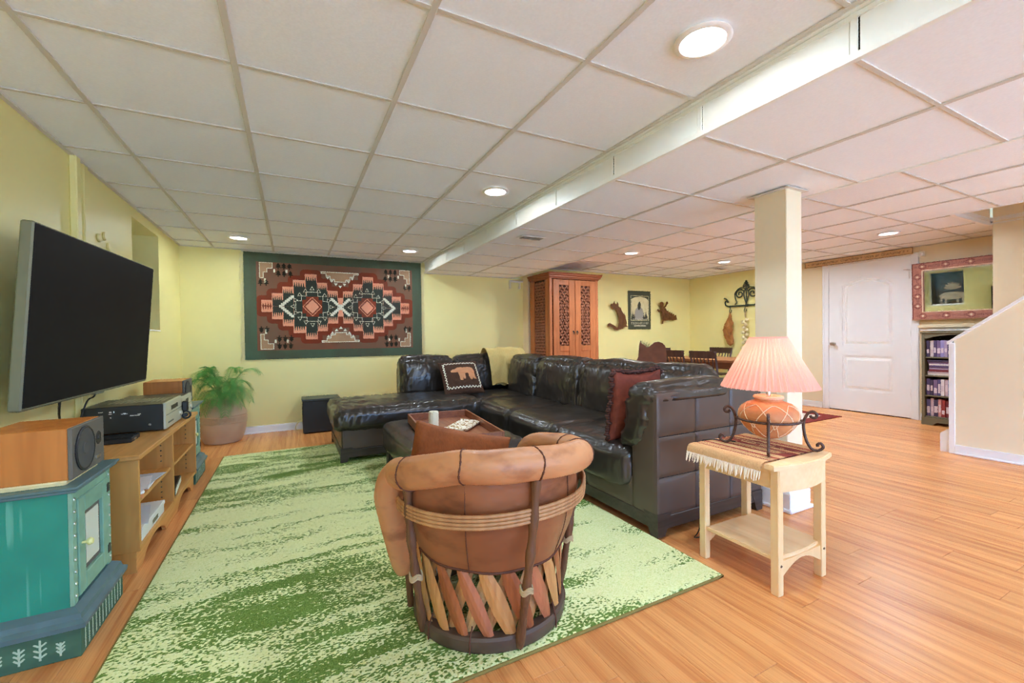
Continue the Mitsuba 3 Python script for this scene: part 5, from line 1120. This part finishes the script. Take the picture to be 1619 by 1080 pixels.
add('mound', wp(affinity.scale(Point(.245, .27).buffer(1), .105, .13).intersection(arch_), .0178, .0185), 'poster_grey', po)
add('stone', wp(affinity.rotate(affinity.scale(Point(.25, .42).buffer(1), .035, .075), -8), .0178, .0188), 'poster_dark', po)
add('petals', wp(unary_union([sbox(.10 + i * .045, .172, .122 + i * .045, .19 + .008 * (i % 2)) for i in range(8)]), .0178, .0188), 'poster_pale', po)
def lettering(text, h, o_, u_, v_, w_, wid=None, shear=0.0, depth=.0012, bold=False):
    m = meshkit.text_mesh(text, h, depth, bold); V = np.array(m.vertices)
    if wid: V[:, 0] *= wid / (V[:, 0].max())
    V[:, 0] += shear * V[:, 1]; m.vertices = V; return onto(m, o_, u_, v_, w_)
add('lettering', lettering('DIEGO RIVERA', .042, (PX0 + .055, YD - .0162, PZ0 + .088), (1, 0, 0), (0, 0, 1), (0, -1, 0), pw - .11), 'poster_pale', po)
add('caption_bar', wp(sbox(.13, .052, pw - .12, .072), .016, .017), 'poster_pale', po)
def cut(name, poly, label, x, z, rib):
    t = thing(name, label, 'wall decoration'); 
    add('plate', onto(ext(poly, .004), (x, YD - .05, z), (1, 0, 0), (0, 0, 1), (0, -1, 0)), 'rust_orange', t)
    add('relief', cat_([onto(ext(r.buffer(.006), .004), (x, YD - .0535, z), (1, 0, 0), (0, 0, 1), (0, -1, 0)) for r in rib]), 'rust_brown', t)
    c = poly.representative_point(); add('standoff', bx(x + c.x - .008, x + c.x + .008, YD - .05, YD - .0005, z + c.y - .008, z + c.y + .008), 'black_metal', t)
# left: a horned figure with a curled tail (coordinates in metres from the lower left corner)
fig1 = unary_union([Polygon([(.16, .40), (.20, .33), (.24, .24), (.25, .15), (.22, .07), (.27, .02), (.34, .04), (.40, .09), (.43, .13), (.40, .20), (.39, .27), (.34, .31), (.30, .37), (.25, .42)]), Polygon([(.07, .43), (.09, .40), (.13, .37), (.18, .38), (.24, .42), (.24, .47), (.21, .50), (.20, .46), (.16, .47), (.15, .52), (.12, .46), (.08, .47)]),
                    LineString([(.27, .06), (.20, .03), (.13, .07), (.06, .10), (.02, .10)]).buffer(.024), Polygon([(.0, .10), (.05, .14), (.06, .08)]), *[Polygon([(.36 + .0 * i, .06 + .06 * i), (.45 - .02 * i, .07 + .06 * i), (.37, .13 + .06 * i)]) for i in range(4)]])
cut('metal_cutout', fig1, 'rusty metal cutout figure with a curled tail left of the poster', 4.80, 1.20, [LineString([(.24, .40), (.30, .30), (.33, .16)]), LineString([(.28, .40), (.36, .24)]), LineString([(.30, .10), (.37, .22)])])
fig2 = unary_union([Point(.10, .29).buffer(.052), Polygon([(.07, .22), (.14, .25), (.20, .22), (.25, .15), (.32, .12), (.40, .08), (.47, .09), (.49, .02), (.38, .0), (.26, .01), (.20, .0), (.12, -.01), (.10, .08)]), LineString([(.15, .23), (.21, .28), (.23, .32)]).buffer(.016), Point(.235, .325).buffer(.025), LineString([(.09, .20), (.04, .165), (.0, .19)]).buffer(.014), Point(.005, .19).buffer(.018), LineString([(.13, .01), (.11, -.05)]).buffer(.016), *[Polygon([(.22 + i * .05, .16 - i * .02), (.26 + i * .05, .19 - i * .02), (.28 + i * .05, .13 - i * .02)]) for i in range(5)]])
cut('metal_cutout', fig2, 'rusty metal cutout of a flying figure right of the poster', 5.97, 1.385, [LineString([(.12, .20), (.16, .05)]), LineString([(.18, .19), (.26, .05)]), LineString([(.24, .13), (.38, .04)])])

# ------------------------------------------------------------------ iron rack with dried bundle and garlic braid
mat('iron_green', (.02, .028, .016), .5)
XR_ = XR - .03
rk = thing('iron_rack', 'black scrolled iron rack on the yellow dining wall', 'wall rack')
def yz(pts): return np.array([(XR_, 4.62 - a, 1.60 + b) for a, b in pts])       # a runs to the right in the picture
def spiral(a, b, r, turns, ph, s=1): 
    t_ = np.linspace(0, 1, 34); return [(a + r * (1 - t_i * .8) * math.cos(ph + s * turns * 2 * PI * t_i), b + r * (1 - t_i * .8) * math.sin(ph + s * turns * 2 * PI * t_i)) for t_i in t_]
add('bar', bx(XR_ - .012, XR_ + .012, 4.24, 4.95, 1.587, 1.613, .003), 'iron_green', rk)
add('finial', lathe([(0, 1.93), (.022, 1.935), (.03, 1.95), (.012, 1.962), (.034, 1.975), (.03, 1.99), (.012, 2.0), (.022, 2.01), (0, 2.03)], 16, (XR_, 4.62, 0)), 'iron_green', rk, 30)
for s in (1, -1):
    add('scroll', tube(yz([(s * a, b) for a, b in spiral(.115, .20, .085, 1.5, 2.6, -1)]), .010, 6), 'iron_green', rk, True)
    add('scroll', tube(yz(smoothed([(s * .0, .28), (s * .07, .305), (s * .15, .28), (s * .20, .20), (s * .19, .10), (s * .235, .05), (s * .19, .02)], 6)[:, :2]) if False else yz([(s * a, b) for a, b in smoothed([(0, .28, 0), (.07, .305, 0), (.15, .285, 0), (.205, .21, 0), (.19, .11, 0), (.17, .06, 0), (.205, .03, 0)], 6)[:, :2]]), .009, 6), 'iron_green', rk, True)
    add('scroll', tube(yz([(s * a, b) for a, b in spiral(.035, .33, .03, 1.1, 3.6, -1)]), .008, 6), 'iron_green', rk, True)
    add('scroll', tube(yz([(s * a, b) for a, b in smoothed([(0, .30, 0), (.045, .21, 0), (.03, .12, 0), (0, .03, 0)], 6)[:, :2]]), .008, 6), 'iron_green', rk, True)
    add('end_scroll', tube(yz([(s * a, b) for a, b in smoothed([(.33, .0, 0), (.385, .03, 0), (.39, .09, 0), (.35, .10, 0), (.335, .07, 0), (.37, .13, 0), (.41, .15, 0)], 6)[:, :2]]), .012, 6), 'iron_green', rk, True)
add('stem', tube([(XR_, 4.62, 1.60), (XR_, 4.62, 1.94)], .009, 8), 'iron_green', rk)
add('mount', bx(XR_ + .01, XR - .0005, 4.60, 4.64, 1.58, 1.62), 'iron_green', rk)
for y in (4.905, 4.63): add('hook', tube(smoothed([(XR_ - .016, y, 1.615), (XR_ - .018, y, 1.56), (XR_ - .018, y + .016, 1.51), (XR_ - .018, y, 1.485), (XR_ - .018, y - .022, 1.51), (XR_ - .018, y - .022, 1.54)], 6), .006, 6), 'iron_green', rk, True)
mat('dried_brown', lambda p, n, uv: mix(srgb(176, 116, 52), srgb(112, 64, 28), fbm(p.x * 40, p.y * 40, p.z * 18, 3)), .8)
bd = thing('dried_bundle', 'brown dried bundle hanging from the left hook of the iron rack', 'dried plant')
prof_ = smoothed([(.006, 1.49), (.02, 1.44), (.05, 1.36), (.075, 1.27), (.07, 1.16), (.065, 1.05), (.05, .96), (.02, .925), (.004, .91)], 6)[::-1]
m = lathe(smoothed([(a, b) for a, b in prof_], 2), 60, (0, 0, 0)); V = np.array(m.vertices); a_ = np.arctan2(V[:, 1], V[:, 0]); V[:, :2] *= (1 + .30 * np.sin(a_ * 5 + V[:, 2] * 14) * .5 + 1.1 * (meshkit.fbm(V * [26, 26, 16], 3, 2) - .5))[:, None]; V[:, 1] += .02 * np.sin(V[:, 2] * 12); V[:, 0] *= .55; m.vertices = V
m.apply_translation([XR_ - .052, 4.905, 0]); m.fix_normals(); add('leaves', m, 'dried_brown', bd, True)
add('loop', tube(np.array([(XR_ - .018, 4.905 + .014 * math.cos(a), 1.497 + .018 * math.sin(a)) for a in np.linspace(0, 2 * PI, 16)[:-1]]), .003, 5, closed=True), 'twine', bd, True)
mat('garlic', lambda p, n, uv: mix(srgb(236, 226, 186), srgb(206, 190, 140), noise(p.x * 60, p.y * 60, p.z * 60)), .6)
gb = thing('garlic_braid', 'braid of pale garlic bulbs hanging from the iron rack beside the lampshade', 'garlic braid')
add('braid', tube([(XR_ - .02, 4.62 + .008 * math.sin(i * 1.3), 1.49 - i * .035) for i in range(22)], .011, 7), 'twine', gb, True)
for i in range(15):
    z = 1.36 - i * .043; y = 4.62 + (.028 if i % 2 else -.028) + rng.uniform(-.008, .008)
    m = lathe([(0, -.030), (.018, -.027), (.031, -.010), (.029, .010), (.014, .024), (.005, .036), (0, .038)], 14); add('bulb', mv(m, (XR_ - .030 - .012 * (i % 3), y, z), rx=.5 if i % 2 else -.5), 'garlic', gb, True)

# ------------------------------------------------------------------ door, sign, mirror, ledge, sensor
XW = XR2
def onright(poly, x, h): return onto(ext(poly, h), (x, 0, 0), (0, -1, 0), (0, 0, 1), (-1, 0, 0))     # polygon in (-y, z)
door = struct('door_1', bx(XW + .012, XW + .044, DY0 + .004, DY1 - .004, .012, DZ1 - .004, .002), 'door_white')
a0, a1 = -(DY1 - .004), -(DY0 + .004)
pa = Polygon([(a0 + .17, .93), (a1 - .17, .93)] + [(a1 - .17 - (a1 - a0 - .34) * t, 1.79 + .10 * math.sin(PI * t)) for t in np.linspace(0, 1, 24)]); pb = sbox(a0 + .17, .30, a1 - .17, .79)
face = sbox(a0, .012, a1, DZ1 - .004).difference(pa).difference(pb)
add('face', onright(face, XW + .013, .012), 'door_white', door)
for q in (pa, pb):
    big, small = q.buffer(-.028), q.buffer(-.062)
    n_ = 120; e0 = [big.exterior.interpolate(i / n_, True) for i in range(n_)]; e1 = [small.exterior.interpolate(small.exterior.project(g)) for g in e0]
    V = np.zeros((n_, 2, 3)); 
    for i in range(n_): V[i, 0] = (XW + .0115, -e0[i].x, e0[i].y); V[i, 1] = (XW + .003, -e1[i].x, e1[i].y)
    bev = grid_mesh(V, True); add('panel', cat_([bev, onright(small, XW + .0035, .0005 + .0)]), 'door_white', door)
kb = add('knob', mv(lathe([(.030, 0), (.030, .006), (.012, .012), (.012, .034), (.026, .046), (.029, .058), (.022, .068), (0, .071)], 28), (XW + .001, 3.405, .955), ry=-PI / 2), 'chrome', door, 40)
for z in (.345, 1.10, 1.85): add('hinge', cat_([bx(XW - .004, XW + .002, DY0 - .012, DY0 + .012, z - .045, z + .045, .001), tube([(XW - .006, DY0, z - .047), (XW - .006, DY0, z + .047)], .006, 8)]), 'chrome', door)
add('door_stop', tube([(XW - .006, DY0 + .0, 1.905), (XW - .05, DY0 + .03, 1.915), (XW - .06, DY0 + .06, 1.915)], .006, 6), 'chrome', door)
add('latch_bar', bx(XW - .008, XW + .002, DY0 + .02, DY0 + .03, 1.80, 1.90, .002), 'chrome', door)
cs = struct('trim_2', cat_([bx(XW - .016, XW, DY1 - .004, DY1 + .078, 0, DZ1 + .03, .004), bx(XW - .016, XW, DY0 - .078, DY0 + .004, 0, DZ1 + .03, .004), bx(XW - .016, XW, DY0 + .004, DY1 - .004, DZ1 - .004, DZ1 + .03, .004)]), 'door_white')
for y in (DY1 + .06, DY0 - .06): add('backband', bx(XW - .022, XW - .014, y - .014, y + .014, 0, DZ1 + .03, .003), 'door_white', cs)
add('jamb', cat_([bx(XW + .001, XW + .05, DY1 - .004, DY1 + .0, 0, DZ1), bx(XW + .001, XW + .05, DY0, DY0 + .004, 0, DZ1), bx(XW + .044, XW + .06, DY0, DY1, 0, DZ1)]), 'door_white', cs)
mat('sign_tan', wood(srgb(214, 178, 130), srgb(192, 150, 100), 1, 1.0), .6); mat('sign_brown', srgb(104, 62, 26), .6)
sg = thing('wooden_sign', 'long tan wooden sign with brown lettering above the white door', 'sign')
G0, G1, GZ0, GZ1 = 2.495, 3.77, 2.108, 2.1885
add('board', bx(XW - .042, XW - .023, G0, G1, GZ0, GZ1, .003), 'sign_tan', sg)
fr_p = sbox(-G1, GZ0, -G0, GZ1); add('border', onright(fr_p.difference(fr_p.buffer(-.004)), XW - .0418, .0025), 'sign_brown', sg)
def wsign(text, a_, wid, h): return lettering(text, h, (XW - .0419, -a_, GZ0 + .024), (0, -1, 0), (0, 0, 1), (-1, 0, 0), wid, .25, .0015, False)
wl_ = (G1 - G0) - .10
add('lettering', cat_([wsign('What happens at', -G1 + .085, .36, .036), wsign("Grandma's", -G1 + .470, .265, .040), wsign('stays at', -G1 + .755, .165, .034), wsign("Grandma's", -G1 + .945, .245, .040)]), 'sign_brown', sg)
add('dot', cat_([onright(Point(a_, (GZ0 + GZ1) / 2).buffer(.006), XW - .0418, .0015) for a_ in (-G1 + .05, -G0 - .05)]), 'sign_brown', sg)
add('bracket', bx(XW - .023, XW - .0005, G0 + .1, G1 - .1, GZ0 + .0, GZ1 - .01), 'sign_brown', sg)
se = thing('wall_sensor', 'small white alarm sensor on the wall right of the sign', 'sensor')
add('body', bx(XW - .035, XW - .0005, 2.385, 2.445, 2.055, 2.125, .008), 'white_paint', se); add('lens', mv(lathe([(0, .006), (.016, .003), (.02, 0)], 16), (XW - .035, 2.415, 2.085), ry=-PI / 2), 'paper_white', se, True)
ld = thing('wall_ledge', 'white painted ledge under the mirror', 'shelf'); add('board', bx(XW - .06, XW - .0005, 1.40, 2.44, 1.165, 1.20, .004), 'cream_paint', ld); add('apron', bx(XW - .03, XW - .0005, 1.42, 2.43, 1.125, 1.165, .002), 'white_paint', ld)
# mirror, leaning forward at the top
mat('mirror_wood', lambda p, n, uv: mix(srgb(188, 128, 110), srgb(168, 104, 88), noise(p.y * 60, p.z * 60, 1.0)), .6); mat('mirror_red', srgb(112, 44, 40), .6); mat('mirror_cream', srgb(238, 222, 198), .6); mat('mirror_lip', srgb(176, 124, 92), .5)
scene['mirror_glass'] = {'type': 'conductor', 'material': 'Ag'}
mr = thing('wall_mirror', 'mirror in a red and pink geometric patterned frame above the bookcase', 'mirror')
MW, MH = 1.05, .70; MT = .035
mo, mu, mv_ = np.array([XW - .045, 2.487, 1.268]), np.array([0, -1.0, 0]), np.array([-math.sin(MT), 0, math.cos(MT)]); mw = np.cross(mu, mv_)
MM = lambda m: onto(m, mo, mu, mv_, mw)
outer = sbox(0, 0, MW, MH); inner_ = sbox(.105, .10, MW - .105, MH - .10)
add('frame', MM(mv(ext(outer.difference(inner_), .026), (0, 0, -.004))), 'mirror_wood', mr)
add('backing', MM(bx(.01, MW - .01, .01, MH - .01, -.016, -.004)), 'mirror_lip', mr)
add('lip', MM(bx(-.004, MW + .004, -.006, .006, -.02, .026, .002)), 'mirror_lip', mr)
g_ = trimesh.Trimesh([(.10, .095, 0), (MW - .10, .095, 0), (MW - .10, MH - .095, 0), (.10, MH - .095, 0)], [(0, 1, 2), (0, 2, 3)], process=False)
add('glass', MM(g_), 'mirror_glass', mr)
reds, crs = [], []
def dia(x, y, s): return Polygon([(x - s, y), (x, y - s * .75), (x + s, y), (x, y + s * .75)])
spots_ = [(x, y) for x in np.linspace(.10, MW - .10, 5) for y in (.045, MH - .045)] + [(x, y) for y in np.linspace(.17, MH - .17, 4) for x in (.052, MW - .052)]
for x, y in spots_:
    crs.append(dia(x, y, .016))
    for dx, dy in ((-1, -1), (1, -1), (-1, 1), (1, 1)):
        for k in (1, 2, 3): reds.append(sbox(x + dx * .011 * k - .007, y + dy * (.036 - .009 * k) - .004, x + dx * .011 * k + .007, y + dy * (.036 - .009 * k) + .004))
for x in np.arange(.03, MW - .02, .014):
    for y in (.038, .052, MH - .052, MH - .038):
        if min(abs(x - sx_) for sx_, sy_ in spots_ if abs(sy_ - y) < .1) > .045: reds.append(sbox(x, y - .004, x + .007, y + .003))
for y in np.arange(.13, MH - .13, .014):
    for x in (.045, .059, MW - .059, MW - .045):
        if min([abs(y - sy_) for sx_, sy_ in spots_ if abs(sx_ - x) < .1] or [1]) > .03: reds.append(sbox(x - .003, y, x + .004, y + .007))
add('red_motif', MM(mv(ext(unary_union(reds).intersection(outer.buffer(-.004)), .0015), (0, 0, .022))), 'mirror_red', mr, kind='stuff')
add('cream_diamond', MM(mv(ext(unary_union(crs), .002), (0, 0, .022))), 'mirror_cream', mr)
add('frame_edge', MM(mv(ext(outer.difference(outer.buffer(-.008)), .029), (0, 0, -.004))), 'mirror_red', mr)
add('inner_line', MM(mv(ext(inner_.buffer(.012).difference(inner_.buffer(.001)), .0285), (0, 0, -.004))), 'mirror_cream', mr)

# ------------------------------------------------------------------ bookcase
mat('bookcase_green', srgb(112, 106, 84), .5); mat('bookcase_dark', srgb(48, 42, 40), .7)
bc = thing('bookcase', 'narrow grey green bookcase filled with books and videos by the stairs', 'bookcase')
KX0, KX1, KY0, KY1, KH = 6.775, 7.018, 1.62, 2.335, 1.115
for y in (KY0, KY1 - .03): add('side', bx(KX0, KX1, y, y + .03, 0, KH - .02, .003), 'bookcase_green', bc)
add('top', bx(KX0 - .012, KX1, KY0 - .012, KY1 + .012, KH - .02, KH, .004), 'bookcase_green', bc)
add('back_panel', bx(KX1 - .012, KX1 - .002, KY0 + .03, KY1 - .03, .06, KH - .02), 'bookcase_dark', bc)
shz = [.105, .355, .595, .815]
for z in shz: add('shelf', bx(KX0 + .012, KX1 - .012, KY0 + .03, KY1 - .03, z - .016, z, .002), 'bookcase_green', bc)
hd_ = Polygon([(-KY1 + .03, KH - .02), (-KY0 - .03, KH - .02), (-KY0 - .03, KH - .085)] + [(-KY0 - .06 - (KY1 - KY0 - .12) * t, KH - .085 + .05 * math.sin(PI * t) ** .5) for t in np.linspace(0.02, .98, 20)] + [(-KY1 + .03, KH - .085)])
add('arched_header', onright(hd_, KX0 + .018, .016), 'bookcase_green', bc)
ft = Polygon([(-KY1 + .0, 0), (-KY1, .089), (-KY0, .089), (-KY0, 0), (-KY0 - .10, 0), (-KY0 - .14, .035), (-KY1 + .14, .035), (-KY1 + .10, 0)])
add('plinth', onright(ft, KX0 + .008, .016), 'bookcase_green', bc)
cols = [(86, 72, 110), (120, 100, 140), (168, 150, 182), (92, 84, 130), (150, 142, 196), (226, 220, 226), (120, 50, 60), (70, 60, 90), (196, 176, 190), (60, 80, 140), (110, 130, 180), (160, 190, 214), (150, 60, 62), (226, 214, 206), (96, 86, 66), (206, 150, 150)]
names_ = ['grey violet', 'mauve', 'pale lilac', 'deep indigo', 'lavender', 'off-white', 'dark red', 'dusky purple', 'pinkish grey', 'blue', 'steel blue', 'pale blue', 'brick red', 'ivory', 'olive brown', 'pink']
for i, c in enumerate(cols): mat(f'book_{i}', srgb(*c), .5)
mat('book_print', srgb(214, 200, 210), .6)
def book(x, y0, y1, z0, z1, ci, label, flat=False, group=None):
    t = thing('book', label, 'book', group)
    x0 = KX0 + .03 + rng.uniform(0, .012); x1 = x0 + .15
    add('cover', bx(x0, x1, y0, y1, z0, z1, .002), f'book_{ci}', t)
    if flat: add('spine_band', bx(x0 - .0008, x0 + .001, y0 + (y1 - y0) * .15, y1 - (y1 - y0) * .35, z0 + (z1 - z0) * .3, z1 - (z1 - z0) * .3), 'book_print', t)
    else: add('spine_band', bx(x0 - .0008, x0 + .001, y0 + .004, y1 - .004, z0 + (z1 - z0) * rng.uniform(.12, .3), z0 + (z1 - z0) * rng.uniform(.4, .75)), 'book_print', t)
ORD = ['first', 'second', 'third', 'fourth', 'fifth', 'sixth', 'seventh', 'eighth', 'ninth', 'tenth', 'eleventh', 'twelfth', 'thirteenth', 'fourteenth', 'fifteenth', 'sixteenth', 'seventeenth', 'eighteenth', 'nineteenth', 'twentieth']
def row(z, seq, wds, h0, h1, where):
    y = KY1 - .034
    for i in range(22):
        wd = wds[i % len(wds)]
        if y - wd < KY0 + .034: break
        ci = seq[i % len(seq)]
        book(0, y - wd + .0006, y - .0006, z + .0005, z + rng.uniform(h0, h1), ci, f'{names_[ci]} book, {ORD[i]} from the left on the {where}', group=f'books on the {where}')
        y -= wd
row(shz[3], [7, 5, 0, 1, 4, 2, 3, 9, 5, 2, 12, 6, 8, 0], [.030, .034, .026, .036, .032], .185, .20, 'top shelf of the bookcase')
row(shz[1], [0, 7, 1, 3, 5, 8, 10, 9, 11, 9, 10, 2], [.034, .030, .036, .028], .185, .20, 'third shelf of the bookcase')
row(shz[0], [3, 8, 7, 15, 12, 6, 13, 5, 14, 0, 12], [.036, .030, .040, .028, .034], .19, .215, 'bottom shelf of the bookcase')
z = shz[2] + .0005
for i, ci in enumerate((13, 8, 6, 2, 0, 5, 1, 7)):
    h = (.026, .020, .024, .022)[i % 4]; book(0, KY0 + .05 + rng.uniform(0, .02), KY1 - .04 - rng.uniform(0, .02), z, z + h - .0008, ci, f'{names_[ci]} book lying flat, {ORD[i]} from the bottom of the stack on the second shelf', True, 'books lying on the second shelf'); z += h
mat('mat_red', lambda p, n, uv: mix(srgb(132, 42, 32), srgb(100, 32, 28), noise(p.x * 120, p.y * 120, 1.0)), .95); mat('mat_pale', srgb(206, 190, 174), .95)
dm_ = thing('door_mat', 'red floor mat with a pale centre between the column and the door', 'mat')
M2 = lambda m: mv(m, (5.93, 3.36, 0), rz=.0)
add('border', M2(bx(-.62, .55, -.32, .32, .0002, .008, .003)), 'mat_red', dm_); add('centre', M2(bx(-.44, .36, -.17, .17, .0075, .0090)), 'mat_pale', dm_)
